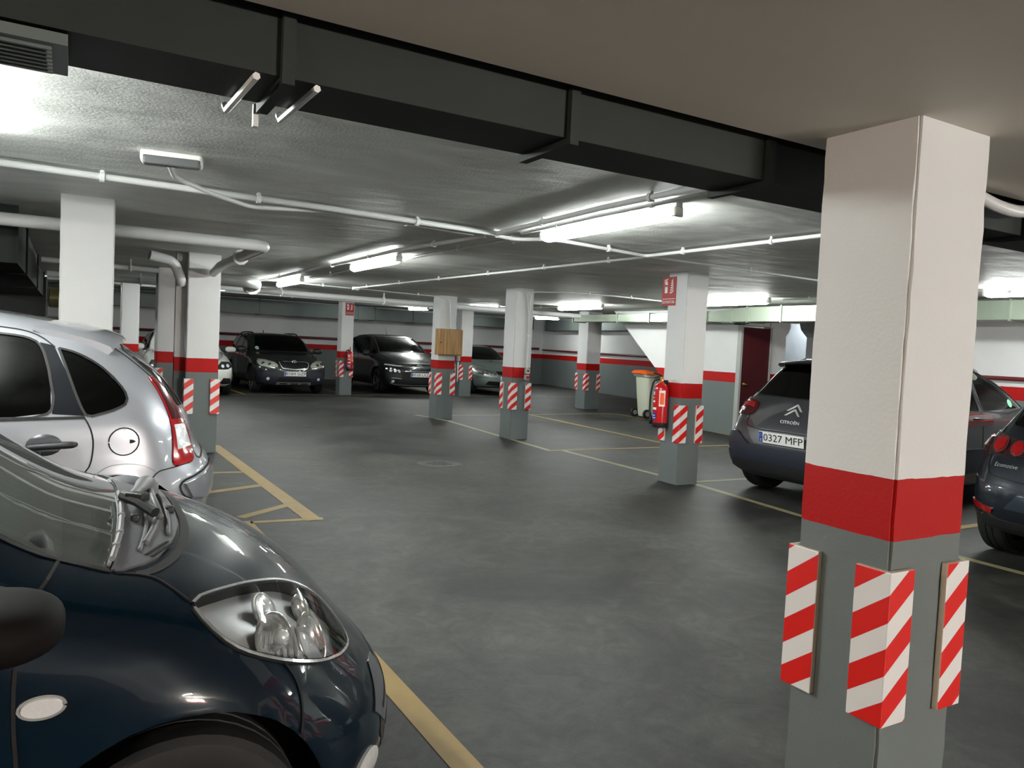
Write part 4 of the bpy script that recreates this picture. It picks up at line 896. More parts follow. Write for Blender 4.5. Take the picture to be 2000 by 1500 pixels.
MB().box((-.005, 0, -.055), (.07, .05, .08), bev=.008).build('call_box', mat('switch_grey', (170, 172, 170), .5), o); MB().box((0, -.028, -.055), (.05, .008, .045)).build('red_panel', mat('switch_red', (150, 40, 30), .5), o)

# wheeled bin
o = empty('wheeled_bin', (11.05, 12.95, 0), R(-6)); tag(o, 'pale wheeled bin with an orange lid and a painted 9 standing by the stair wall', 'bin')
mg = mat('bin_plastic', (186, 190, 172), .5, bump=.05); mo = mat('bin_lid_orange', (226, 96, 36), .45)
b = MB(); V = []; secs = [(.03, .20, .19), (.08, .215, .20), (.5, .25, .235), (.86, .275, .262), (.90, .28, .268), (.905, .31, .29), (.95, .315, .295)]
for z, a, d in secs:
    for k in range(24):
        t = 2*PI*k/24; q = lambda u: math.copysign(abs(u)**.35, u); V.append((q(math.cos(t))*a*1.15, q(math.sin(t))*d, z))
F = [(i*24+k, i*24+(k+1) % 24, (i+1)*24+(k+1) % 24, (i+1)*24+k) for i in range(len(secs)-1) for k in range(24)]+[tuple(range(24))[::-1], tuple((len(secs)-1)*24+k for k in range(24))]
b.add(V, F); 
for y in (-.1, .1): b.box((.0+y, -.262, .84), (.012, .02, .11)); b.box((y, .262, .84), (.012, .02, .11))
b.build('bin_body', mg, o, smooth=True, sharp=40)
b = MB(); V = []
for z, a, d in [(.95, .33, .31), (.965, .335, .315), (1.0, .30, .28), (1.012, .2, .18)]:
    for k in range(24):
        t = 2*PI*k/24; q = lambda u: math.copysign(abs(u)**.35, u); V.append((q(math.cos(t))*a*1.15-.02, q(math.sin(t))*d, z+(-.03*math.cos(t) if z > .96 else 0)))
F = [(i*24+k, i*24+(k+1) % 24, (i+1)*24+(k+1) % 24, (i+1)*24+k) for i in range(3) for k in range(24)]+[tuple(range(24))[::-1], tuple(72+k for k in range(24))]
b.add(V, F); b.tube([(-.39, -.18, .97), (-.44, -.16, .975), (-.44, .16, .975), (-.39, .18, .97)], .014, 8); b.build('bin_lid', mo, o, smooth=True, sharp=40)
for y in (-.24, .24):
    b = MB(); b.lathe([(.03, y-.03), (.095, y-.028), (.1, y-.015), (.1, y+.015), (.095, y+.028), (.03, y+.03)], 24, 'Y', (-.27, 0, .1)); b.build('bin_wheel', mat('black_rubber', (18, 18, 19), .55), o, smooth=True, sharp=40)
    b = MB(); b.lathe([(.0, y-.034), (.05, y-.034), (.055, y-.02), (.055, y+.02), (.05, y+.034), (0, y+.034)], 20, 'Y', (-.27, 0, .1), caps=False); b.build('wheel_hub', mat('hub_grey', (120, 120, 118), .5), o, smooth=True, sharp=40)
b = MB(); pts = [Vector((.02+math.cos(a)*.055, -.262, .60+math.sin(a)*.075)) for a in [R(-20-k*18) for k in range(19)]]+[Vector((.078, -.258, .52)), Vector((.082, -.25, .40)), Vector((.082, -.243, .30))]
V = []; n = len(pts)
for i, p in enumerate(pts):
    t = (pts[min(i+1, n-1)]-pts[max(i-1, 0)]).normalized(); sd = Vector((t.z, 0, -t.x))*.012; V += [p+sd, p-sd]
mk('painted_number', V, [(2*i, 2*i+1, 2*i+3, 2*i+2) for i in range(n-1)], mat('number_grey', (128, 130, 120), .7), o)
# unseen wall lamp added behind the viewer to brighten the low ceiling and pillar
for x, y, rz, lb in ((4.6, -6.9, 0, 'unseen warm wall lamp added behind the viewer as fill light'),):
    o = part_copy(lamp0); tag(o, lb, 'fill lamp'); o.name = 'fill_lamp'; del o['group']; o.location = (x, y-.095, 1.5); o.rotation_euler = (R(90), 0, 0)
    o.rotation_euler = (Matrix.Rotation(PI/2, 3, 'Z') @ Matrix.Rotation(R(90), 3, 'Y')).to_euler(); o.rotation_euler = Matrix(((0, 1, 0), (0, 0, -1), (-1, 0, 0))).to_euler()
    for q in lk:
        c_ = part_copy(q); c_.parent = o
        if q.name == 'diffuser': c_.data = q.data.copy(); c_.data.materials[0] = mat('fill_lamp_glow', (240, 235, 225), .4, emis=(1, .92, .83, 1), est=LAMP_POWER*11.)
# ================================================================ CARS
Car.glass = glass_mat('car_glass', (.30, .36, .34)); Car.rubber = mat('black_rubber', (18, 18, 19), .55); Car.tyre = mat('tyre_rubber', (24, 24, 25), .7, bump=.1, bscale=40)
Car.alloy = mat('alloy', (150, 152, 150), .3, .9); Car.dark = mat('dark_cavity', (10, 10, 11), .7); Car.plast = mat('black_plastic', (30, 31, 33), .5, bump=.05, bscale=200)
Car.chrome = mat('chrome', (228, 230, 232), .2, .75); Car.black = mat('letter_black', (14, 14, 16), .4); Car.seatm = mat('seat_cloth', (44, 46, 50), .85)
SEAM = mat('panel_gap', (8, 8, 9), .8)
def paint(name, col, metal=.35, rough=.32): return mat(name, col, rough, metal, coat=1., coat_r=.02)
P_TEAL = mat('paint_petrol', (3, 19, 31), .35, .05, spec=.08, coat=.8, coat_r=.015); P_SILVER = paint('paint_silver', (152, 154, 160), .55, .36); P_GREEN = paint('paint_green_black', (26, 34, 32), .3, .3)
P_GRAPH = paint('paint_graphite', (38, 40, 44), .4, .3); P_WHITE = paint('paint_white', (200, 202, 198), 0, .35); P_SAGE = paint('paint_grey_green', (134, 148, 144), .5, .35)
P_CROSS = paint('paint_platinum_grey', (62, 63, 68), .4, .32); P_NAVY = paint('paint_navy', (24, 32, 42), .35, .3); P_BROWN = paint('paint_brown_black', (34, 28, 28), .3, .3)
M_LENS = glass_mat('lamp_lens', (.95, .96, .96), 0, 1.5); M_REDL = mat('red_lens', (150, 8, 12), .15, coat=1.); M_DREDL = mat('dark_red_lens', (70, 8, 14), .15, coat=1.); M_CLRL = mat('clear_ribbed_lens', (215, 218, 220), .2, .2, coat=1., bump=.5, bscale=25)
M_REFL = mat('reflector_chrome', (228, 228, 226), .16, .8); M_HOUS = mat('lamp_housing', (176, 176, 178), .36, .2); M_AMB = mat('amber', (200, 110, 40), .3)
PRIV = glass_mat('dark_rear_glass', (.06, .07, .07))
FR, RE, SD, TP = (0, 0), (180, 0), (-90, 0), (0, 90)

def roof_side_windows(c, polys, m=None):
    for p in polys: c.window('side_window', [(x, z) for x, z in p], SD, mirror=True, m=m)
def common(c, ws, rw, polys, hood=None, style=5, dash=None, rear_m=None, side_m=None):
    """ws, rw: (half width low, z low, half width high, z high) of the front and rear screens"""
    for nm, w_, vw, m in (('windscreen', ws, FR, None), ('rear_window', rw, RE, rear_m)):
        if w_:
            a, z0, b, z1 = w_; pts = [(-a, z0), (-a*.5, z0-.012), (a*.5, z0-.012), (a, z0), ((a+b)/2+.015, (z0+z1)/2), (b, z1), (b*.5, z1+.015), (-b*.5, z1+.015), (-b, z1), (-(a+b)/2-.015, (z0+z1)/2)]
            c.window(nm, pts, vw, m=m)
    roof_side_windows(c, polys, side_m)

# ---------------------------------------------------------------- petrol-blue city car in the foreground
c = Car('city_car', SPEC_CITY, P_TEAL, (-.835, 2.43), 0, 'glossy dark petrol blue small car cut off at the lower left, nose towards the aisle', res=(150, 50, 30))
A = [(.72, -.60, .955), (.816, -.607, .90), (.922, -.617, .862)]
wsn = [(.923, -.612, .863), (.935, -.552, .871), (.950, -.449, .884), (.961, -.323, .897), (.968, -.175, .906), (.968, 0, .91)]
low = wsn+[(x, -y, z) for x, y, z in wsn[:-1]][::-1]
top_ = [(.55, .60, 1.05), (.25, .575, 1.22), (.06, .55, 1.33), (0.02, .3, 1.36), (0.0, 0, 1.37), (0.02, -.3, 1.36), (.06, -.55, 1.33), (.25, -.575, 1.22), (.55, -.60, 1.05)]
VW = (0, 45)
c.window('windscreen', low+top_, VW, depth=.12, m=glass_mat('windscreen_glass', (.62, .68, .64), boost=2.0, film=.07))
c.window('side_window', [(.66, .93), (.5, .94), (-.25, .96), (-.25, 1.30), (0.0, 1.29), (.2, 1.22), (.45, 1.07)], SD, mirror=True)
c.window('side_window', [(-.33, .965), (-1.0, .98), (-1.2, 1.1), (-1.15, 1.25), (-.9, 1.31), (-.33, 1.31)], SD, mirror=True, m=PRIV)
c.window('rear_window', [(-.55, .85), (.55, .85), (.5, 1.25), (-.5, 1.25)], RE, m=PRIV)
# headlamps: pocket cut into the body, reflectors inside, clear lens over it
HL = [(1.073, -.672, .79), (1.16, -.575, .785), (1.251, -.478, .762), (1.33, -.39, .727), (1.40, -.335, .685), (1.47, -.30, .615), (1.506, -.325, .568), (1.512, -.38, .54), (1.475, -.47, .545), (1.40, -.58, .575), (1.31, -.655, .61), (1.231, -.712, .659), (1.15, -.735, .712), (1.09, -.705, .765)]
HV = (-50, 30)
p2 = c.to2d(HL, HV); V, F = c.slab(p2, HV, .04, .085, 3); c.cut.append((V, F)); c.cut.append((mirror_pts(V), [f[::-1] for f in F]))
hl = c.patch('headlight', p2, HV, M_LENS, out=.006, inn=-.002, mirror=True, smooth_poly=3, step=.02)
hb = c.patch('lamp_housing', p2, HV, M_HOUS, out=-.036, inn=.044, mirror=True, smooth_poly=3, step=.02)
c.seam('lamp_rim', p2, HV, c.chrome, w=.007, out=.006, mirror=True, sm=3, closed=True); c.seam('lamp_gap', p2, HV, SEAM, w=.016, out=.001, mirror=True, sm=3, closed=True)
def bowl(car, parent, p, e, r, m, depth=.7, ring=True, name='reflector', flute=False):
    e = Vector(e).normalized(); q = e.to_track_quat('Z', 'Y').to_matrix()
    for sg in (1, -1):
        mb = MB(); prof = [(r*math.sin(a), -r*depth*math.cos(a)) for a in [PI/2*k/8 for k in range(9)]]
        if ring: prof += [(r*1.05, .004), (r*1.08, -.004)]
        mb.lathe(prof, 28, caps=False)
        mb.V = [tuple((q @ Vector(v)+Vector(p))) for v in mb.V]
        if sg < 0: mb.V = mirror_pts(mb.V)
        o = mb.build(name, m, parent[0 if sg > 0 else 1], smooth=True)
for pt, r_, m_, nm, dp in (((1.262, -.63, .655), .075, M_REFL, 'reflector', .5), ((1.375, -.49, .60), .066, M_REFL, 'projector_ring', .35), ((1.25, -.54, .715), .042, M_CLRL, 'indicator_lens', -.35), ((1.375, -.405, .655), .04, M_REFL, 'reflector', .5)):
    P_, g_ = c.hit(pt, c.basis(HV)[0]); e_ = (g_*.6+Vector((.55, -.5, .15))).normalized()
    bowl(c, hb, P_-g_*(.022 if dp > 0 else .02), e_, r_, m_, dp, name=nm)
P_, g_ = c.hit((1.262, -.63, .655), c.basis(HV)[0])
for sg, par in ((1, hb[0]), (-1, hb[1])):
    b = MB(); q_ = P_-g_*.034; b.tube([q_, q_+g_*.035], .011, 10); b.lathe([(.016, 0), (.02, .02), (.014, .03), (0, .032)], 14, c=tuple(q_+g_*.02)); 
    if sg < 0: b.V = mirror_pts(b.V)
    b.build('bulb', M_CLRL, par, smooth=True)
    b = MB()
    for k in range(7):
        t = -.05+k*.017; b.tube([q_+Vector((t, t*.2-.01, -.04)), q_+Vector((t*.8, t*.2-.005, .045))], .0035, 5)
    if sg < 0: b.V = mirror_pts(b.V)
    b.build('reflector_fluting', M_REFL, par)
# bonnet edge, wings, bumper joints
GO = [(.975, -.605), (1.003, -.582), (1.033, -.538), (1.065, -.471), (1.091, -.38), (1.110, -.27), (1.118, -.14), (1.120, 0)]
GO2 = GO+[(x, -y) for x, y in GO[:-1]][::-1]; tt = lambda P: [(p[0], p[1], 1.) for p in P]
c.seam('bonnet_gap', tt(GO2), TP, SEAM, w=.022, out=.0015, sm=4)
for sg in (1, -1):
    c.seam('wing_gap', [(x, sg*y, z) for x, y, z in [(.93, -.618, .862), (.979, -.607, .848), (1.01, -.612, .838), (1.042, -.645, .82), (1.071, -.672, .798)]], TP, SEAM, w=.005)
    c.seam('bumper_gap', [(1.27, sg*-.69, .645), (1.298, sg*-.71, .60), (1.308, sg*-.735, .55), (1.30, sg*-.76, .50)], (-90*sg, 0), SEAM, w=.006)
    c.seam('belt_gap', [(.722, sg*-.60, .955), (.816, sg*-.607, .90), (.922, sg*-.617, .862)], (-90*sg, 45), SEAM, w=.008)
    c.seam('door_gap', [(.825, sg*-.62, .895), (.80, sg*-.70, .87), (.775, sg*-.75, .84), (.76, sg*-.8, .7), (.77, sg*-.8, .45), (.74, sg*-.8, .28)], (-90*sg, 0), SEAM, w=.007)
    c.seam('door_gap', [(-.32, sg*-.8, .95), (-.34, sg*-.8, .6), (-.30, sg*-.8, .28)], (-90*sg, 0), SEAM, w=.006)
inn_ = [(.948, -.600), (.99, -.555), (1.025, -.498), (1.055, -.422), (1.078, -.34), (1.094, -.25), (1.1, -.13), (1.1, 0)]
wi = [(x-.002, y) for x, y, z in wsn]
cow = [(x, y) for x, y in inn_]+[(x, -y) for x, y in inn_[:-1]][::-1]+[(x, -y) for x, y in wi[:-1]]+[(x, y) for x, y in wi[::-1]]
m_cow = mat('cowl_plastic', (88, 88, 92), .55, bump=.1, bscale=200)
cw = c.patch('cowl_panel', [(p[0], p[1], 1.) for p in cow], TP, m_cow, out=.006, inn=.02, step=.03)
b = MB()
for k in range(14):
    for j in (0, 1):
        t = k/13; x = 1.012+t*.052-j*.012; y = -.515+t*.10+j*.004; P_, g_ = c.hit((x, y, 1), Vector((0, 0, 1))); b.box((P_.x, P_.y, P_.z+.0075), (.010, .003, .003), rz=.5)
b.build('air_slots', c.dark, cw)
for pts_, w_ in (([(1.06, -.36), (1.075, -.2), (1.08, 0), (1.07, .2)], .01), ([(1.0, -.45), (1.035, -.3), (1.05, -.12), (1.045, .05)], .014), ([(.985, -.5), (1.01, -.35), (1.02, -.2)], .008)):
    b = MB(); b.tube([c.hit((x, y, 1), Vector((0, 0, 1)))[0]+Vector((0, 0, .008)) for x, y in [tuple(q) for q in _catmull(pts_, 6, False)]], w_*.6, 8); b.build('cowl_rib', m_cow, cw, smooth=True)
for x, y in ((1.05, .30), (1.088, -.13), (.99, -.29)):
    P_, g_ = c.hit((x, y, 1), Vector((0, 0, 1))); b = MB(); b.box((P_.x, P_.y, P_.z+.014), (.022, .026, .02), bev=.006); b.build('washer_jet', c.plast, c.root)
P_, g_ = c.hit((1.0, .30, 1), Vector((0, 0, 1))); b = MB(); b.lathe([(.07*math.sin(a), .035*math.cos(a)-.01) for a in [PI/2*k/6 for k in range(7)]][::-1], 24, c=tuple(P_)); b.build('cowl_dome', m_cow, cw, smooth=True)
m_wip = mat('wiper_grey', (110, 110, 112), .5)
bp_ = [c.hit((x, y, 1.1), Vector((0, 0, 1)))[0]+Vector((0, 0, .022)) for x, y in [(.925, -.60), (.936, -.53), (.947, -.449), (.957, -.324), (.962, -.2), (.962, -.09)]]
b = MB(); b.tube([Vector(q) for q in _catmull([tuple(p) for p in bp_], 5, False)], .0065, 8); b.tube([p-Vector((.006, 0, .012)) for p in bp_], .004, 6)
for p in bp_[1:-1]: b.box((p.x, p.y, p.z+.002), (.016, .018, .010), bev=.003)
wpr = b.build('wiper', m_wip, c.root, smooth=True, sharp=40)
H = lambda x, y, dz: c.hit((x, y, 1.1), Vector((0, 0, 1)))[0]+Vector((0, 0, dz))
b = MB(); b.tube([H(1.045, .10, .035), H(1.03, .0, .045), H(1.01, -.1, .045), H(.975, -.22, .035)], [.024, .022, .013, .010], 10); b.lathe([(.03, -.02), (.03, .02), (.02, .03)], 16, c=tuple(H(1.05, .10, .02))); b.build('wiper_arm', m_wip, wpr, smooth=True, sharp=50)
b = MB(); b.tube([H(.965, -.20, .04), H(1.0, -.25, .045), H(1.035, -.30, .04)], .014, 8); b.box(tuple(H(.998, -.235, .055)), (.055, .03, .022), bev=.005, rz=-.8); b.build('wiper_clip', c.plast, wpr, smooth=True, sharp=40)
b = MB(); b.tube([H(1.05, .02, .03), H(1.045, -.1, .035), H(1.05, -.27, .025)], .009, 8); b.build('wiper_link', m_wip, wpr, smooth=True)
rp = c.patch('side_repeater', [(.805+.034*math.cos(a), .676+.017*math.sin(a)) for a in [2*PI*k/20 for k in range(20)]], SD, M_CLRL, out=.010, inn=.004, mirror=True, step=.012)
c.seam('repeater_rim', [(.805+.038*math.cos(a), .676+.020*math.sin(a)) for a in [2*PI*k/12 for k in range(12)]], SD, c.chrome, w=.006, out=.006, mirror=True, closed=True)
# front: grille, fog lamps, bumper trim, badge
c.patch('lower_grille', [(-.52, .27), (-.58, .36), (-.5, .43), (-.2, .45), (.2, .45), (.5, .43), (.58, .36), (.52, .27), (0, .25)], FR, c.plast, out=.002, inn=.01)
for z in (.30, .345, .39): c.seam('grille_bar', [(-.5, z), (0, z), (.5, z)], FR, c.dark, w=.012, out=.004)
c.patch('fog_lamp', [(-.66+.045*math.cos(a), .325+.045*math.sin(a)) for a in [2*PI*k/16 for k in range(16)]], (-15, 0), M_CLRL, out=.008, inn=.01, mirror=True, step=.02)
c.patch('bumper_corner', [(-.58, .42), (-.40, .475), (-.30, .46), (-.36, .36), (-.5, .34)], (-15, 0), mat('bumper_grey', (66, 68, 74), .4, coat=.4), out=.003, inn=.01, mirror=True)
c.mirror_unit(.74, .895, mat('mirror_black', (14, 11, 10), .75, spec=.12), y=.985, size=(.10, .112, .050), side=(-1,))
c.finish(dark=c.dark, xr=(-1.45, .95), zmin=.60); c.wheels(6)
c.dash(.62, .93, 1.2); c.seats((-.05,), rear_x=-.85, base=.60, top=1.08)

# ---------------------------------------------------------------- silver hatchback
c = Car('silver_hatchback', SPEC_SILVER, P_SILVER, (-1.225, 5.03), PI, 'silver rounded hatchback at the left, reversed in with its tail towards the aisle', res=(140, 46, 28))
GD = glass_mat('silver_car_glass', (.10, .12, .12))
c.window('side_window', [(-.32, .915), (-.32, 1.36), (-.72, 1.355), (-.94, 1.333), (-1.035, 1.322), (-1.10, 1.295), (-1.132, 1.22), (-1.155, 1.11), (-1.160, .965), (-.959, .94)], SD, mirror=True, m=GD)
c.window('side_window', [(.62, .98), (.4, 1.14), (.15, 1.28), (-.05, 1.345), (-.24, 1.355), (-.24, .91), (.3, .905), (.62, .92)], SD, mirror=True, m=GD)
c.window('side_window', [(-1.185, 1.272), (-1.256, 1.254), (-1.366, 1.191), (-1.463, 1.087), (-1.487, 1.035), (-1.475, 1.0), (-1.352, .954), (-1.312, .947), (-1.285, .99), (-1.235, 1.13)], SD, mirror=True, m=GD)
c.window('windscreen', [(-.62, .98+.04), (-.3, 1.0), (.3, 1.0), (.62, 1.02), (.55, 1.38), (-.55, 1.38)], FR)
c.window('rear_window', [(-.5, .97), (.5, .97), (.52, 1.1), (.44, 1.27), (-.44, 1.27), (-.52, 1.1)], RE, m=PRIV)
c.patch('window_pillar', [(-1.165, .96), (-1.16, 1.11), (-1.137, 1.22), (-1.105, 1.297), (-1.165, 1.283), (-1.215, 1.17), (-1.272, 1.01), (-1.30, .95)], SD, mat('gloss_black', (16, 18, 24), .2, coat=1.), out=.002, inn=.01, mirror=True)
for sg in (1, -1):
    vw = (-90*sg, 0)
    c.seam('door_gap', [(-1.297, sg*-.8, .945), (-1.322, sg*-.8, .899), (-1.338, sg*-.8, .837), (-1.336, sg*-.8, .76), (-1.322, sg*-.8, .70), (-1.29, sg*-.8, .66), (-1.2, sg*-.8, .55), (-1.1, sg*-.8, .35), (-.98, sg*-.8, .27)], vw, SEAM, w=.007)
    c.seam('door_gap', [(-.28, sg*-.8, .9), (-.27, sg*-.8, .6), (-.27, sg*-.8, .28)], vw, SEAM, w=.006)
    c.seam('roof_gap', [(.0, sg*-.6, 1.38), (-.4, sg*-.6, 1.39), (-.8, sg*-.6, 1.375), (-.95, sg*-.6, 1.363), (-1.05, sg*-.6, 1.348), (-1.115, sg*-.62, 1.32), (-1.17, sg*-.65, 1.275)], vw, SEAM, w=.006)
    c.seam('window_base_gap', [(-.3, sg*-.8, .912), (-.959, sg*-.8, .934), (-1.3, sg*-.8, .942)], vw, SEAM, w=.014)
    c.seam('bumper_gap', [(-1.55, sg*-.8, .56), (-1.583, sg*-.8, .60), (-1.632, sg*-.8, .66), (-1.68, sg*-.75, .672), (-1.737, sg*-.73, .68), (-1.81, sg*-.66, .695)], vw, SEAM, w=.006)
    c.seam('arch_crease', [(-1.34, sg*-.8, .655), (-1.403, sg*-.8, .70), (-1.483, sg*-.8, .71), (-1.565, sg*-.8, .697), (-1.62, sg*-.8, .665)], vw, mat('silver_shadow_line', (120, 122, 128), .4, .5), w=.004)
c.seam('fuel_flap_gap', [(-1.474+.068*math.cos(a), .822+.068*math.sin(a)) for a in [2*PI*k/20 for k in range(20)]], SD, SEAM, w=.006, closed=True, mirror='only')
V, F = c.slab([(-1.528, .822), (-1.515, .83), (-1.50, .832), (-1.50, .812), (-1.515, .814)], SD, .002, .004, 0, .02); mk('fuel_flap_notch', mirror_pts(V), [f[::-1] for f in F], c.dark, c.root)
# rear lamps
TL = [(-1.600, -.58, 1.135), (-1.64, -.61, 1.075), (-1.68, -.645, .985), (-1.711, -.69, .893), (-1.722, -.73, .78), (-1.722, -.745, .69), (-1.77, -.70, .688), (-1.83, -.64, .70), (-1.848, -.60, .76), (-1.838, -.57, .83), (-1.80, -.55, .91), (-1.745, -.55, 1.0), (-1.68, -.56, 1.085), (-1.63, -.565, 1.13)]
TVs = (-120, 10)
tl_ = c.patch('tail_light', TL, TVs, M_REDL, out=.008, inn=.01, mirror=True, smooth_poly=2, step=.02)
WL = [(-1.722, -.68, .893), (-1.79, -.60, .892), (-1.825, -.59, .775), (-1.736, -.70, .765)]
for i, o in enumerate(tl_):
    V, F = c.slab(WL, TVs, .0105, .002, 0, .02)
    if i: V = mirror_pts(V); F = [f[::-1] for f in F]
    mk('reversing_lens', V, F, M_CLRL, o, smooth=True, sharp=40)
    V, F = c.slab([(-1.60, -.58, 1.135), (-1.64, -.605, 1.075), (-1.68, -.64, .985), (-1.70, -.66, .92), (-1.775, -.59, .92), (-1.72, -.57, 1.0), (-1.66, -.575, 1.085)], TVs, .0095, .002, 0, .02)
    if i: V = mirror_pts(V); F = [f[::-1] for f in F]
    mk('upper_lens', V, F, M_DREDL, o, smooth=True, sharp=40)
c.seam('lamp_gap', TL, TVs, SEAM, w=.008, out=.002, mirror=True, closed=True)
c.seam('tailgate_gap', [(-1.42, -.555, 1.33), (-1.52, -.56, 1.25), (-1.63, -.55, 1.12), (-1.73, -.53, 1.0), (-1.80, -.53, .88), (-1.845, -.55, .76), (-1.86, -.55, .7), (-1.87, -.3, .69), (-1.88, 0, .69)], (-130, 20), SEAM, w=.008, mirror=True)
# bumper strip with black edge
BS = [(-1.745, -.74, .59), (-1.80, -.70, .615), (-1.87, -.66, .622), (-1.89, -.64, .56), (-1.88, -.65, .50), (-1.80, -.71, .49), (-1.76, -.74, .52)]
c.seam('bumper_insert_gap', [(-1.81, -.70, .50), (-1.765, -.73, .525), (-1.747, -.745, .575), (-1.765, -.735, .60), (-1.82, -.695, .617), (-1.875, -.655, .63), (-1.93, -.5, .64), (-1.96, -.2, .64)], (-120, 0), SEAM, w=.011, mirror=True)
c.patch('bumper_insert', [(-1.775, -.735, .587), (-1.87, -.66, .612), (-1.93, -.5, .625), (-1.95, -.3, .62), (-1.94, -.3, .50), (-1.89, -.62, .49), (-1.81, -.70, .51)], (-125, 0), P_SILVER, out=.014, inn=.004, mirror=True)
# spoiler, handles, aerial
sp_ = MB(); prof = [(-1.16, 1.415), (-1.30, 1.405), (-1.42, 1.375), (-1.50, 1.345), (-1.515, 1.325), (-1.49, 1.30), (-1.42, 1.32), (-1.30, 1.35)]
V = []; ys = [-.60, -.56, -.4, -.2, 0, .2, .4, .56, .60]
for y in ys:
    k = 1 if abs(y) < .57 else .5
    V += [(x+.09*(y/.6)**2, y, z-.045*(y/.6)**2-(.0 if k == 1 else .012)) for x, z in prof]
n = len(prof); F = [tuple(range(n)), tuple((len(ys)-1)*n+i for i in range(n))[::-1]]+[(j*n+i, (j+1)*n+i, (j+1)*n+(i+1) % n, j*n+(i+1) % n) for j in range(len(ys)-1) for i in range(n)]
sp_.add(V, F).build('roof_spoiler', P_SILVER, c.root, smooth=True, sharp=45)
for sg in (-1, 1):
    for x0 in (-1.165, -.12):
        P_, g_ = c.hit((x0, 0, .815), Vector((0, sg, 0)))
        V, F = c.slab([(x0+.03-.075*math.cos(a), .815+.052*math.sin(a)) for a in [2*PI*k/18 for k in range(18)]], SD, .0015, .004, 0, .03)
        if sg > 0: V = mirror_pts(V); F = [f[::-1] for f in F]
        h0 = mk('door_handle', V, F, mat('handle_recess', (70, 72, 76), .35, .4), c.root, smooth=True)
        b = MB(); y = sg*(abs(P_.y)+.028); b.tube([(x0+.10, sg*(abs(P_.y)+.005), .803), (x0+.09, y, .806), (x0+.02, y+sg*.004, .812), (x0-.06, y, .816), (x0-.085, y, .817), (x0-.10, sg*(abs(P_.y)+.005), .816)], [.012, .015, .016, .017, .016, .012], 10); b.build('handle_bar', c.plast, h0, smooth=True)
c.patch('headlight', [(-.80, .62), (-.76, .75), (-.62, .80), (-.45, .72), (-.40, .64), (-.6, .6)], (-25, 5), M_CLRL, out=.004, mirror=True)
c.patch('grille', [(-.35, .58), (.35, .58), (.4, .66), (-.4, .66)], FR, c.plast)
c.mirror_unit(.62, .98, P_SILVER)
c.finish(dark=c.dark, xr=(-1.62, 1.0)); c.wheels(7)
c.dash(.75, .98); c.seats((.02,), rear_x=-.95, top=1.13)

# ---------------------------------------------------------------- dark green estate, seen from the front
def front_kit(c, hl, grille, lower, fog, hood_z=None):
    for o in [c.patch('headlight', hl, (-22, 8), M_CLRL, out=.006, inn=.02, mirror=True)]: pass
    if grille: c.patch('grille', grille, FR, c.dark, out=.003)
    if lower: c.patch('lower_grille', lower, FR, c.plast, out=.002)
    if fog: c.patch('fog_lamp', [(fog[0]+.04*math.cos(a), fog[1]+.04*math.sin(a)) for a in [2*PI*k/12 for k in range(12)]], (-18, 0), M_CLRL, out=.01, mirror=True, step=.03)
c = Car('green_estate', SPEC_ESTATE, P_GREEN, (4.73, 20.85), -PI/2, 'very dark green estate car with roof rails, nose on, against the back wall')
common(c, (.67, 1.03, .56, 1.38), (.6, 1.0, .5, 1.35), [[(.78, .99), (.3, 1.26), (.05, 1.36), (-.1, 1.375), (-.1, .96)], [(-.18, .96), (-.18, 1.375), (-.95, 1.37), (-1.0, 1.2), (-.98, .98)], [(-1.07, .99), (-1.05, 1.2), (-1.03, 1.365), (-1.6, 1.34), (-1.85, 1.05)]])
hlp = c.patch('headlight', [(-.80, .74), (-.76, .83), (-.62, .82), (-.44, .76), (-.385, .70), (-.40, .655), (-.60, .65), (-.76, .67)], (-18, 6), mat('lamp_inner_bright', (205, 208, 196), .25, .35), out=.004, inn=.02, mirror=True)
for i, o in enumerate(hlp):
    for u, z, r_ in ((-.70, .73, .045), (-.57, .71, .04)):
        P_, g_ = c.hit((0, u, z), Vector((1, 0, 0))); b = MB(); sgn = 1 if i == 0 else -1
        b.lathe([(0, .006), (r_*.6, .004), (r_, 0), (r_, -.01)], 16, 'X', c=(P_.x+.006, P_.y*sgn, P_.z)); b.build('lamp_ring', mat('lamp_dark_ring', (70, 70, 66), .2, .8), o, smooth=True)
    pts = [(-.80, .74), (-.76, .83), (-.62, .82), (-.44, .76), (-.385, .70), (-.40, .655), (-.60, .65), (-.76, .67)]
    V, F = c.slab(pts, (-18, 6), .022, -.018)
    if i: V = mirror_pts(V); F = [f[::-1] for f in F]
    mk('lens', V, F, M_LENS, o, smooth=True)
GR = [(-.345, .77), (-.31, .66), (-.28, .63), (.28, .63), (.31, .66), (.345, .77), (.12, .785), (-.12, .785)]
c.patch('grille', GR, FR, c.dark, out=.002)
c.seam('grille_surround', GR, FR, c.chrome, w=.022, out=.010, sm=2, closed=True)
for k in range(-8, 9): c.seam('grille_slat', [(k*.033, .64), (k*.034, .765)], FR, c.plast, w=.008, out=.008, sm=2)
b = MB(); b.lathe([(.052, 0), (.055, .008), (.04, .014), (0, .016)], 24, 'X'); q = b.build('badge', c.chrome, c.root, smooth=True, sharp=40); q.location = c.hit((2.3, 0, .775), Vector((1, 0, 0)))[0]
b = MB(); b.lathe([(.04, .0), (.036, .004), (0, .004)], 20, 'X', c=(.015, 0, 0)); b.build('badge_centre', mat('badge_green', (40, 60, 46), .4), q); b = MB(); b.prism([(-.02, -.015), (.005, -.02), (.02, .012), (.008, .008), (-.004, .025), (-.01, .0)], .018, .021, 'X'); b.build('badge_arrow', c.chrome, q)
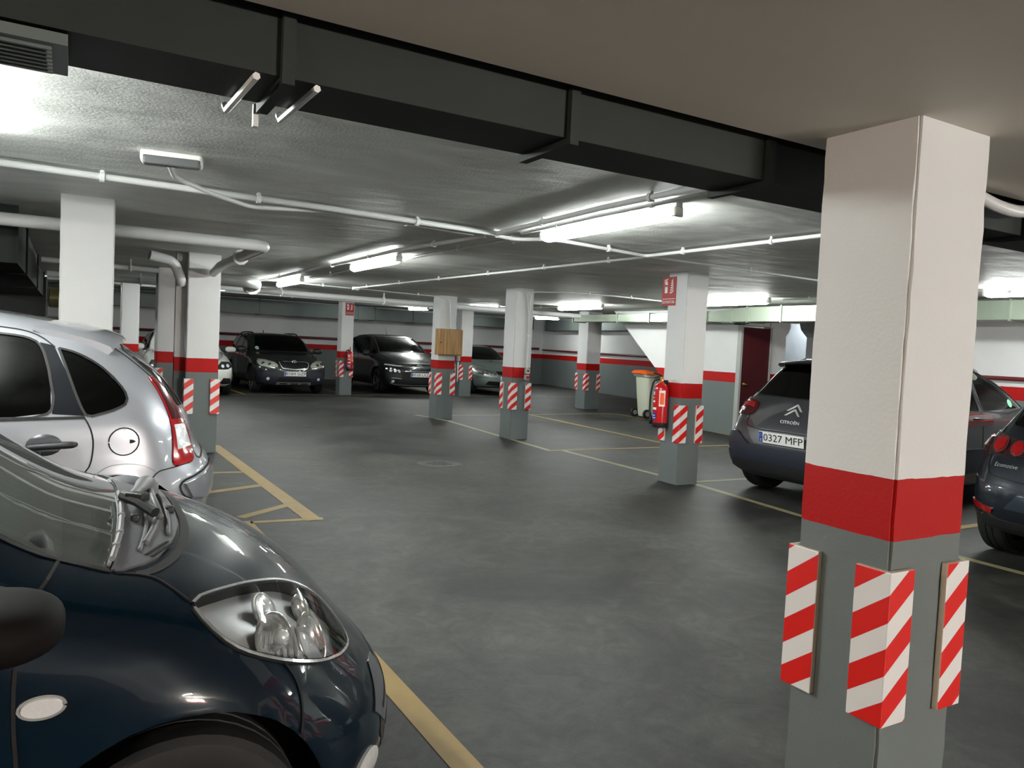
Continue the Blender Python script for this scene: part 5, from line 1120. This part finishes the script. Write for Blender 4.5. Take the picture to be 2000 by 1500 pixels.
c.patch('bumper_skin', [(-.86, .30), (-.87, .50), (-.6, .555), (-.3, .56), (.3, .56), (.6, .555), (.87, .50), (.86, .30), (.5, .24), (-.5, .24)], FR, mat('bumper_dark_blue', (30, 34, 46), .5), out=.006, inn=.012)
c.patch('lower_grille', [(-.42, .33), (-.34, .42), (.34, .42), (.42, .33)], FR, c.dark, out=.009)
sk = c.patch('skid_plate', [(-.42, .245), (-.40, .30), (-.12, .295), (.12, .295), (.40, .30), (.42, .245), (.1, .25), (-.1, .25)], FR, mat('skid_silver', (168, 170, 170), .35, .7), out=.016, inn=.01)
for x in (-.25, 0, .25): c.patch('skid_slot', [(x-.085, .26), (x+.085, .26), (x+.08, .283), (x-.08, .283)], FR, c.dark, out=.0175, inn=-.012, parent=sk)
c.patch('fog_lamp', [(-.60+.035*math.cos(a), .375+.035*math.sin(a)) for a in [2*PI*k/12 for k in range(12)]], (-10, 0), M_CLRL, out=.014, mirror=True, step=.03)
c.plate('8584 GZP', 2.315, 0, .505)
for sg in (-1, 1):
    c.seam('bonnet_gap', [(.95, sg*.72, .98), (1.4, sg*.70, .95), (1.85, sg*.62, .88), (2.1, sg*.42, .8)], (0, 60), SEAM, w=.008)
    c.seam('door_gap', [(.92, sg*-.8, .95), (.9, sg*-.8, .6), (.85, sg*-.8, .3)], (-90*sg, 0), SEAM); c.seam('door_gap', [(-.14, sg*-.8, .95), (-.14, sg*-.8, .3)], (-90*sg, 0), SEAM)
    c.seam('waist_line', [(1.1, sg*-.8, .80), (.2, sg*-.8, .82), (-1.6, sg*-.8, .86)], (-90*sg, 0), P_GREEN, w=.02, out=.006)
    for a_, b_2 in ((.15, -1.55),):
        P1 = c.hit((a_, sg*.56, 1.4), Vector((0, 0, 1)))[0]; P2 = c.hit((b_2, sg*.56, 1.4), Vector((0, 0, 1)))[0]
        b = MB(); b.tube([P1, P1+Vector((-.10, 0, .045)), P1+Vector((-.3, 0, .06)), (P1+P2)/2+Vector((0, 0, .065)), P2+Vector((.3, 0, .06)), P2+Vector((.1, 0, .045)), P2], [.02]+[.017]*5+[.02], 8); b.build('roof_rail', c.plast, c.root, smooth=True)
b = MB(); b.tube([(-1.3, 0, 1.45), (-1.38, 0, 1.54)], [.02, .008], 8); b.build('aerial', c.plast, c.root)
st = c.patch('windscreen_sticker', [(-.60+.045*math.cos(a), 1.075+.045*math.sin(a)) for a in [2*PI*k/16 for k in range(16)]], FR, mat('sticker_pale', (176, 196, 184), .6), out=.001, inn=.0)
text('B', .05, st, tuple(c.hit((2, -.6, 1.075), Vector((1, 0, 0)))[0]+Vector((.006, 0, 0))), (PI/2-R(38), 0, PI/2), mat('sticker_text', (40, 50, 44), .6), 'sticker_letter')
c.mirror_unit(.72, 1.04, c.plast, size=(.07, .12, .075))
c.finish(dark=c.dark); c.wheels(5, mat('alloy_bronze', (150, 140, 112), .35, .7)); c.dash(.8, 1.0); c.seats((0,), top=1.12)

# ---------------------------------------------------------------- dark people carrier
def chevrons(c, o, w_=.16, h=.07, t=.028, ax='X', m=None):
    """two stacked chevrons, drawn in the y-z plane"""
    for k, z in ((0, .0), (1, -.058)):
        b = MB(); zz = z; ww = w_*(1 if k == 0 else 1.0)
        poly = [(-ww/2, zz-h/2), (-ww/2+.026, zz-h/2), (0, zz+h/2-t*.8), (ww/2-.026, zz-h/2), (ww/2, zz-h/2), (0.008, zz+h/2), (-.008, zz+h/2)]
        b.prism(poly, 0, .012, 'X'); q = b.build('emblem', m or c.chrome, o); q.modifiers.new('b', 'BEVEL').width = .003
        yield q
c = Car('dark_people_carrier', SPEC_MPV, P_GRAPH, (8.12, 21.15), -PI/2, 'dark grey people carrier with a bright windscreen reflection, right of the far extinguisher pillar')
common(c, (.74, 1.12, .58, 1.50), (.62, 1.05, .5, 1.45), [[(.62, 1.08), (.3, 1.34), (.08, 1.46), (-.2, 1.49), (-.2, 1.03)], [(1.0, 1.05), (.72, 1.06), (.74, 1.18)], [(-.28, 1.03), (-.28, 1.49), (-1.05, 1.48), (-1.1, 1.06)], [(-1.18, 1.07), (-1.13, 1.46), (-1.6, 1.42), (-1.85, 1.15)]], side_m=glass_mat('mpv_glass', (.18, .2, .2)))
c.patch('headlight', [(-.84, .60), (-.84, .70), (-.70, .70), (-.50, .645), (-.44, .59), (-.50, .565), (-.70, .57)], (-22, 0), mat('lamp_smoke', (60, 62, 66), .12, .6, coat=1.), out=.008, inn=.02, mirror=True)
for u, z, r_ in ((-.74, .63, .034), (-.64, .622, .034), (-.54, .61, .03)): c.patch('lamp_ring', [(u+r_*math.cos(a), z+r_*math.sin(a)) for a in [2*PI*k/12 for k in range(12)]], (-22, 0), M_CLRL, out=.013, inn=-.006, mirror=True, step=.03)
c.patch('daylight_strip', [(-.84, .765), (-.82, .80), (-.50, .765), (-.46, .745), (-.50, .74)], (-22, 0), M_CLRL, out=.008, inn=.01, mirror=True)
for z in (.735, .765): c.seam('chrome_strip', [(-.55, z+.01), (-.3, z), (0, z), (.3, z), (.55, z+.01)], FR, c.chrome, w=.012, out=.008)
c.patch('grille', [(-.46, .46), (-.48, .54), (-.43, .61), (.43, .61), (.48, .54), (.46, .46), (.3, .43), (-.3, .43)], FR, c.dark, out=.003); c.seam('grille_surround', [(-.40, .625), (0, .63), (.40, .625)], FR, c.chrome, w=.01, out=.006)
c.patch('lower_grille', [(-.55, .29), (-.5, .38), (.5, .38), (.55, .29)], FR, c.plast, out=.003)
c.seam('chrome_strip', [(-.74, .32), (-.65, .275), (-.4, .255), (0, .25), (.4, .255), (.65, .275), (.74, .32)], FR, c.chrome, w=.016, out=.008)
c.seam('chrome_strip', [(-.72, .44), (-.6, .435), (-.48, .42)], (-18, 0), c.chrome, w=.012, out=.006, mirror=True)
c.patch('fog_lamp', [(-.68+.035*math.cos(a), .35+.035*math.sin(a)) for a in [2*PI*k/12 for k in range(12)]], (-18, 0), M_CLRL, out=.012, mirror=True, step=.03)
P_, g_ = c.hit((2.2, 0, .79), Vector((1, 0, 0))); E_ = math.asin(g_.z)
for q in chevrons(c, c.root, .2, .085, m=mat('emblem_chrome', (200, 202, 204), .28, .5)): q.location = P_+Vector((.001, 0, .0)); q.rotation_euler = (0, -E_, 0)
c.plate('8528 LXZ', 2.245, 0, .535, col=(214, 216, 196)); c.mirror_unit(.78, 1.06, c.plast, size=(.07, .11, .08))
b = MB(); b.tube([(-.1, -.1, 1.59), (-.22, -.1, 1.78)], [.008, .003], 6); b.build('aerial', c.plast, c.root)
for sg in (-1, 1):
    c.seam('roof_bar', [(.95, sg*-.7, 1.10), (.6, sg*-.66, 1.33), (.2, sg*-.62, 1.50), (-.4, sg*-.6, 1.545), (-1.2, sg*-.6, 1.53)], (-90*sg, 20), mat('bar_silver', (150, 152, 154), .3, .8), w=.022, out=.008)
    c.seam('door_gap', [(-.24, sg*-.8, 1.0), (-.24, sg*-.8, .3)], (-90*sg, 0), SEAM); c.seam('waist_line', [(.9, sg*-.8, 1.02), (-.2, sg*-.8, 1.01), (-1.6, sg*-.8, 1.05)], (-90*sg, 0), c.chrome, w=.01, out=.004)
    c.seam('bonnet_gap', [(1.0, sg*.74, 1.07), (1.4, sg*.72, .98), (1.8, sg*.62, .88)], (0, 60), SEAM, w=.008)
c.finish(dark=c.dark, xr=(-1.7, 1.1)); c.wheels(5); c.dash(.75, 1.05); c.seats((-.1,), top=1.2)

# ---------------------------------------------------------------- white hatchback
c = Car('white_hatchback', SPEC_WHITE, P_WHITE, (2.36, 19.85), -PI/2, 'white hatchback nose on, mostly hidden behind the left pillars')
common(c, (.66, 1.03, .54, 1.36), (.6, 1.0, .5, 1.3), [[(.68, .98), (.3, 1.22), (.05, 1.33), (-.1, 1.34), (-.1, .95)], [(-.18, .95), (-.18, 1.34), (-.9, 1.31), (-1.15, 1.1), (-1.1, .98)]])
c.patch('headlight', [(-.84, .66), (-.80, .75), (-.60, .76), (-.46, .66), (-.50, .60), (-.70, .60)], (-24, 5), mat('lamp_smoke', (60, 62, 66), .12, .6, coat=1.), out=.006, inn=.02, mirror=True)
for u, z, r_ in ((-.72, .675, .036), (-.60, .665, .034)): c.patch('lamp_ring', [(u+r_*math.cos(a), z+r_*math.sin(a)) for a in [2*PI*k/12 for k in range(12)]], (-24, 5), M_CLRL, out=.011, inn=-.004, mirror=True, step=.03)
c.patch('grille', [(-.38, .60), (-.42, .70), (.42, .70), (.38, .60), (.2, .57), (-.2, .57)], FR, c.dark, out=.003); c.patch('lower_grille', [(-.45, .27), (-.42, .40), (.42, .40), (.45, .27)], FR, c.dark, out=.003)
c.patch('fog_recess', [(-.80, .28), (-.78, .40), (-.62, .41), (-.54, .30), (-.6, .27)], (-20, 0), c.dark, out=.004, mirror=True)
c.mirror_unit(.66, 1.02, P_WHITE, size=(.07, .12, .07))
for sg in (-1, 1): c.seam('door_gap', [(.80, sg*-.8, .95), (.78, sg*-.8, .6), (.7, sg*-.8, .3)], (-90*sg, 0), SEAM); c.seam('bonnet_gap', [(.85, sg*.72, .98), (1.3, sg*.7, .93), (1.75, sg*.55, .83)], (0, 60), SEAM, w=.008)
c.finish(dark=c.dark); c.wheels(5); c.dash(.65, 1.0); c.seats((-.1,), top=1.1)

# ---------------------------------------------------------------- grey-green saloon
c = Car('silver_saloon', SPEC_SALOON, P_SAGE, (10.98, 21.45), -PI/2, 'pale grey green saloon nose on, half hidden behind the switch pillar')
common(c, (.70, 1.00, .54, 1.34), (.62, 1.02, .5, 1.25), [[(.72, .95), (.35, 1.17), (.05, 1.31), (-.1, 1.32), (-.1, .92)], [(-.18, .92), (-.18, 1.32), (-.9, 1.28), (-1.3, 1.05), (-1.2, .95)]])
hs = c.patch('headlight', [(-.83, .60), (-.86, .69), (-.74, .76), (-.58, .72), (-.40, .63), (-.36, .58), (-.50, .56), (-.70, .57)], (-22, 6), mat('lamp_silver', (150, 154, 154), .2, .8, coat=1.), out=.006, inn=.02, mirror=True)
for u, z, r_ in ((-.76, .655, .038), (-.66, .645, .038), (-.56, .62, .034), (-.47, .60, .03)): c.patch('lamp_ring', [(u+r_*math.cos(a), z+r_*math.sin(a)) for a in [2*PI*k/12 for k in range(12)]], (-22, 6), M_REFL, out=.012, inn=-.004, mirror=True, step=.03)
c.patch('grille', [(-.32, .58), (-.36, .68), (.36, .68), (.32, .58)], FR, c.dark, out=.003); c.patch('lower_grille', [(-.66, .30), (-.58, .40), (0, .38), (.58, .40), (.66, .30), (.3, .27), (-.3, .27)], FR, c.dark, out=.004)
c.patch('plate_mount', [(-.26, .43), (.26, .43), (.26, .54), (-.26, .54)], FR, mat('plate_white', (222, 224, 222), .35), out=.02, inn=.0)
for sg in (-1, 1): c.seam('bonnet_gap', [(.95, sg*.72, .95), (1.4, sg*.68, .9), (1.85, sg*.5, .8)], (0, 60), SEAM, w=.008); c.seam('bumper_strip', [(2.2, sg*.3, .49), (2.1, sg*.6, .5), (1.85, sg*.8, .51)], (30*sg, 0), SEAM, w=.01)
c.mirror_unit(.7, .98, P_SAGE); c.finish(dark=c.dark); c.wheels(7); c.dash(.7, .96); c.seats((-.1,), top=1.08)

# ---------------------------------------------------------------- grey crossover
c = Car('grey_crossover', SPEC_CROSS, P_CROSS, (8.03, 5.10), R(1.5), 'dark grey crossover with white plate seen from the rear, beside the extinguisher pillar', res=(110, 40, 24))
common(c, (.66, 1.07, .56, 1.40), None, [[(.76, 1.01), (.4, 1.24), (.1, 1.36), (-.1, 1.375), (-.1, .97)], [(-.18, .97), (-.18, 1.375), (-.85, 1.36), (-1.0, 1.15), (-.95, 1.0)]], side_m=glass_mat('cross_glass', (.35, .42, .42)))
c.window('rear_window', [(-.68, 1.035), (-.5, 1.02), (.5, 1.02), (.68, 1.035), (.56, 1.35), (-.56, 1.35)], RE, m=PRIV)
c.seam('rear_glass_edge', [(-1.40, sg*.60, 1.37) for sg in (1,)]+[(-1.62, .69, 1.17), (-1.78, .72, 1.03)], (180-60, 10), mat('edge_bright', (190, 194, 196), .25, .7), w=.014, out=.004, mirror=True)
sp_ = MB(); prof = [(-1.2, 1.42), (-1.38, 1.415), (-1.52, 1.39), (-1.54, 1.37), (-1.50, 1.345), (-1.36, 1.35)]; ys = [-.62, -.56, -.3, 0, .3, .56, .62]; V = []
for y in ys: V += [(x+.08*(y/.6)**2, y, z-.03*(y/.6)**2) for x, z in prof]
n = 6; F = [tuple(range(n)), tuple((len(ys)-1)*n+i for i in range(n))[::-1]]+[(j*n+i, (j+1)*n+i, (j+1)*n+(i+1) % n, j*n+(i+1) % n) for j in range(len(ys)-1) for i in range(n)]
sp_.add(V, F).build('roof_spoiler', mat('gloss_black', (16, 18, 24), .2, coat=1.), c.root, smooth=True, sharp=45)
TLP = [(-.855, .835), (-.86, .95), (-.80, .975), (-.62, .96), (-.50, .94), (-.49, .86), (-.54, .82), (-.75, .805)]
RV = (-158, 0)
for i, o in enumerate(c.patch('tail_light', TLP, RV, M_DREDL, out=.016, inn=.015, mirror=True, smooth_poly=2, step=.03)):
    for pts_, m_ in (([(-.83, .90), (-.83, .945), (-.72, .94), (-.72, .895)], M_REDL), ([(-.69, .90), (-.69, .945), (-.54, .93), (-.54, .885)], M_REDL), ([(-.78, .85), (-.75, .875), (-.66, .87), (-.66, .84)], M_CLRL)):
        V, F = c.slab(pts_, RV, .021, -.010, 0, .03)
        if i: V = mirror_pts(V); F = [f[::-1] for f in F]
        mk('lamp_segment', V, F, m_, o, smooth=True)
c.seam('tailgate_gap', [(-.72, .99), (-.56, .84), (-.55, .74), (-.50, .70), (0, .69), (.50, .70), (.55, .74), (.56, .84), (.72, .99)], RE, SEAM, w=.010, sm=2)
c.patch('plate_recess', [(-.52, .70), (-.36, .545), (.36, .545), (.52, .70), (.0, .70)], RE, mat('recess_grey', (92, 94, 98), .4, .4), out=.002, inn=.01)
c.patch('rear_bumper', [(-.88, .36), (-.885, .60), (-.62, .64), (-.42, .53), (.42, .53), (.62, .64), (.885, .60), (.88, .36), (.6, .27), (-.6, .27)], RE, mat('bumper_dark_blue', (30, 34, 46), .5), out=.022, inn=.012)
c.patch('bumper_valance', [(-.70, .30), (-.62, .38), (.62, .38), (.70, .30), (.5, .24), (-.5, .24)], RE, c.plast, out=.030, inn=.01)
c.patch('rear_reflector', [(-.80, .42), (-.80, .455), (-.70, .45), (-.70, .42)], RV, M_DREDL, out=.028, inn=.005, mirror=True, step=.03)
P_, g_ = c.hit((-2, 0, .925), Vector((-1, 0, 0))); E_ = math.asin(g_.z)
for q in chevrons(c, c.root, .185, .085, m=mat('emblem_chrome', (200, 202, 204), .28, .5)): q.location = P_+Vector((-.001, 0, .0)); q.rotation_euler = (0, -E_, PI)
P_, g_ = c.hit((-2, 0, .785), Vector((-1, 0, 0)))
text('CITROËN', .042, c.root, tuple(P_+g_*.004), (PI/2-R(14), 0, -PI/2), mat('letter_chrome', (150, 152, 154), .35, .6), 'lettering', sx=1.25)
c.plate('0327 MFP', -2.10, .0, .625, front=False, tilt=-6)
rb = []
for sg in (-1, 1):
    P1 = c.hit((.2, sg*.56, 1.4), Vector((0, 0, 1)))[0]; P2 = c.hit((-1.2, sg*.56, 1.4), Vector((0, 0, 1)))[0]
    b = MB(); b.tube([P1, P1+Vector((-.12, 0, .04)), (P1+P2)/2+Vector((0, 0, .055)), P2+Vector((.12, 0, .04)), P2], [.022, .018, .018, .018, .022], 8); b.build('roof_rail', mat('bar_silver', (150, 152, 154), .3, .8), c.root, smooth=True)
    c.seam('door_gap', [(-.14, sg*-.8, .97), (-.14, sg*-.8, .3)], (-90*sg, 0), SEAM); c.seam('door_gap', [(.86, sg*-.8, .97), (.84, sg*-.8, .3)], (-90*sg, 0), SEAM)
    b = MB(); P3 = c.hit((-.25, 0, .90), Vector((0, sg, 0)))[0]; b.tube([(-.33, P3.y, .90), (-.31, P3.y+sg*.03, .90), (-.19, P3.y+sg*.03, .90), (-.17, P3.y, .90)], .012, 8); b.build('door_handle', P_CROSS, c.root, smooth=True)
st = c.patch('windscreen_sticker', [(.47+.04*math.cos(a), 1.05+.04*math.sin(a)) for a in [2*PI*k/14 for k in range(14)]], SD, mat('sticker_green', (120, 190, 150), .6), out=.002, inn=.0)
c.mirror_unit(.74, 1.04, c.plast); c.patch('headlight', [(-.80, .66), (-.78, .74), (-.5, .72), (-.5, .66)], (-22, 0), M_CLRL, out=.004, mirror=True)
c.finish(dark=c.dark, xr=(-1.72, 1.05)); c.wheels(5); c.dash(.7, 1.02); c.seats((-.1,), top=1.12)

# ---------------------------------------------------------------- navy hatchback at the right edge
c = Car('navy_hatchback', SPEC_NAVY, P_NAVY, (7.62, 2.42), 0, 'dark navy hatchback tail on with round red lamps, cut off by the right edge', res=(110, 40, 24))
common(c, (.64, 1.02, .54, 1.35), None, [[(.66, .97), (.3, 1.2), (.05, 1.32), (-.1, 1.33), (-.1, .94)], [(-.18, .94), (-.18, 1.33), (-.8, 1.3), (-1.1, 1.1), (-1.0, .98)]])
c.window('rear_window', [(-.62, .99), (-.4, .97), (.4, .97), (.62, .99), (.52, 1.27), (-.52, 1.27)], RE, m=PRIV)
for i, o in enumerate(c.patch('tail_light', [(-.84, .80), (-.83, .90), (-.72, .93), (-.50, .89), (-.34, .84), (-.34, .80), (-.5, .775), (-.74, .775)], (-152, 0), mat('lamp_smoke_red', (52, 24, 30), .12, .2, coat=1.), out=.008, inn=.01, mirror=True, smooth_poly=2, step=.03)):
    for u, z, r_, m_ in ((-.60, .845, .058, M_REDL), (-.455, .832, .052, M_REDL), (-.76, .85, .045, M_CLRL)):
        for rr, oo, mm in ((r_, .020, mat('ring_chrome_red', (150, 90, 90), .2, .7)), (r_*.8, .026, m_)):
            V, F = c.slab([(u+rr*math.cos(a), z+rr*math.sin(a)) for a in [2*PI*k/16 for k in range(16)]], (-152, 0), oo, -.004, 0, .03)
            if i: V = mirror_pts(V); F = [f[::-1] for f in F]
            mk('round_lamp', V, F, mm, o, smooth=True, sharp=50)
c.seam('tailgate_gap', [(-.68, .97), (-.66, .80), (-.64, .66), (-.58, .63), (0, .61), (.58, .63), (.64, .66), (.66, .80), (.68, .97)], RE, SEAM, w=.009, sm=2)
c.seam('bumper_crease', [(-.82, .60), (-.6, .575), (0, .56), (.6, .575), (.82, .60)], RE, P_NAVY, w=.02, out=.008)
c.patch('plate_recess', [(-.46, .42), (-.36, .54), (.36, .54), (.46, .42)], RE, mat('recess_navy', (46, 56, 66), .4, .3, coat=.5), out=.003, inn=.01)
c.patch('bumper_valance', [(-.76, .25), (-.74, .33), (.74, .33), (.76, .25)], RE, c.plast, out=.004, inn=.01)
c.patch('rear_reflector', [(-.78, .40), (-.77, .435), (-.55, .40), (-.56, .365)], (-160, 0), M_REDL, out=.010, inn=.005, mirror=True, step=.03)
P_, g_ = c.hit((-2, .50, .71), Vector((-1, 0, 0)))
text('Ecomotive', .045, c.root, tuple(P_+g_*.007), (PI/2-math.asin(g_.z), 0, math.atan2(g_.y, g_.x)+PI/2), c.chrome, 'lettering')
c.plate('', -1.985, 0, .48, front=False)
for sg in (-1, 1): c.seam('door_gap', [(-.14, sg*-.8, .94), (-.14, sg*-.8, .3)], (-90*sg, 0), SEAM)
c.mirror_unit(.66, 1.0, P_NAVY); c.finish(dark=c.dark, xr=(-1.6, 1.0)); c.wheels(5); c.dash(.6, 1.0); c.seats((-.1,), top=1.1)

# ---------------------------------------------------------------- dark car glimpsed behind the silver one
c = Car('dark_hatchback', SPEC_DARK, P_BROWN, (-.42, 10.2), -PI/2, 'nearly black car whose roof shows above the silver hatchback', res=(70, 24, 16))
common(c, (.66, 1.05, .56, 1.41), (.6, 1.0, .5, 1.35), [[(.74, .98), (.3, 1.25), (.05, 1.38), (-.1, 1.39), (-.1, .96)], [(-.18, .96), (-.18, 1.39), (-1.0, 1.36), (-1.3, 1.1), (-1.2, .98)]])
c.patch('headlight', [(-.80, .66), (-.78, .76), (-.55, .76), (-.5, .66)], (-22, 0), M_CLRL, out=.004, mirror=True); c.patch('grille', [(-.35, .6), (-.35, .68), (.35, .68), (.35, .6)], FR, c.dark)
b = MB(); b.tube([(-1.0, 0, 1.48), (-1.05, 0, 1.56)], [.02, .01], 8); b.build('aerial', c.plast, c.root)
c.mirror_unit(.7, 1.03, c.plast); c.finish(dark=c.dark); c.wheels(5); c.dash(.65, 1.02); c.seats((-.1,), top=1.12)
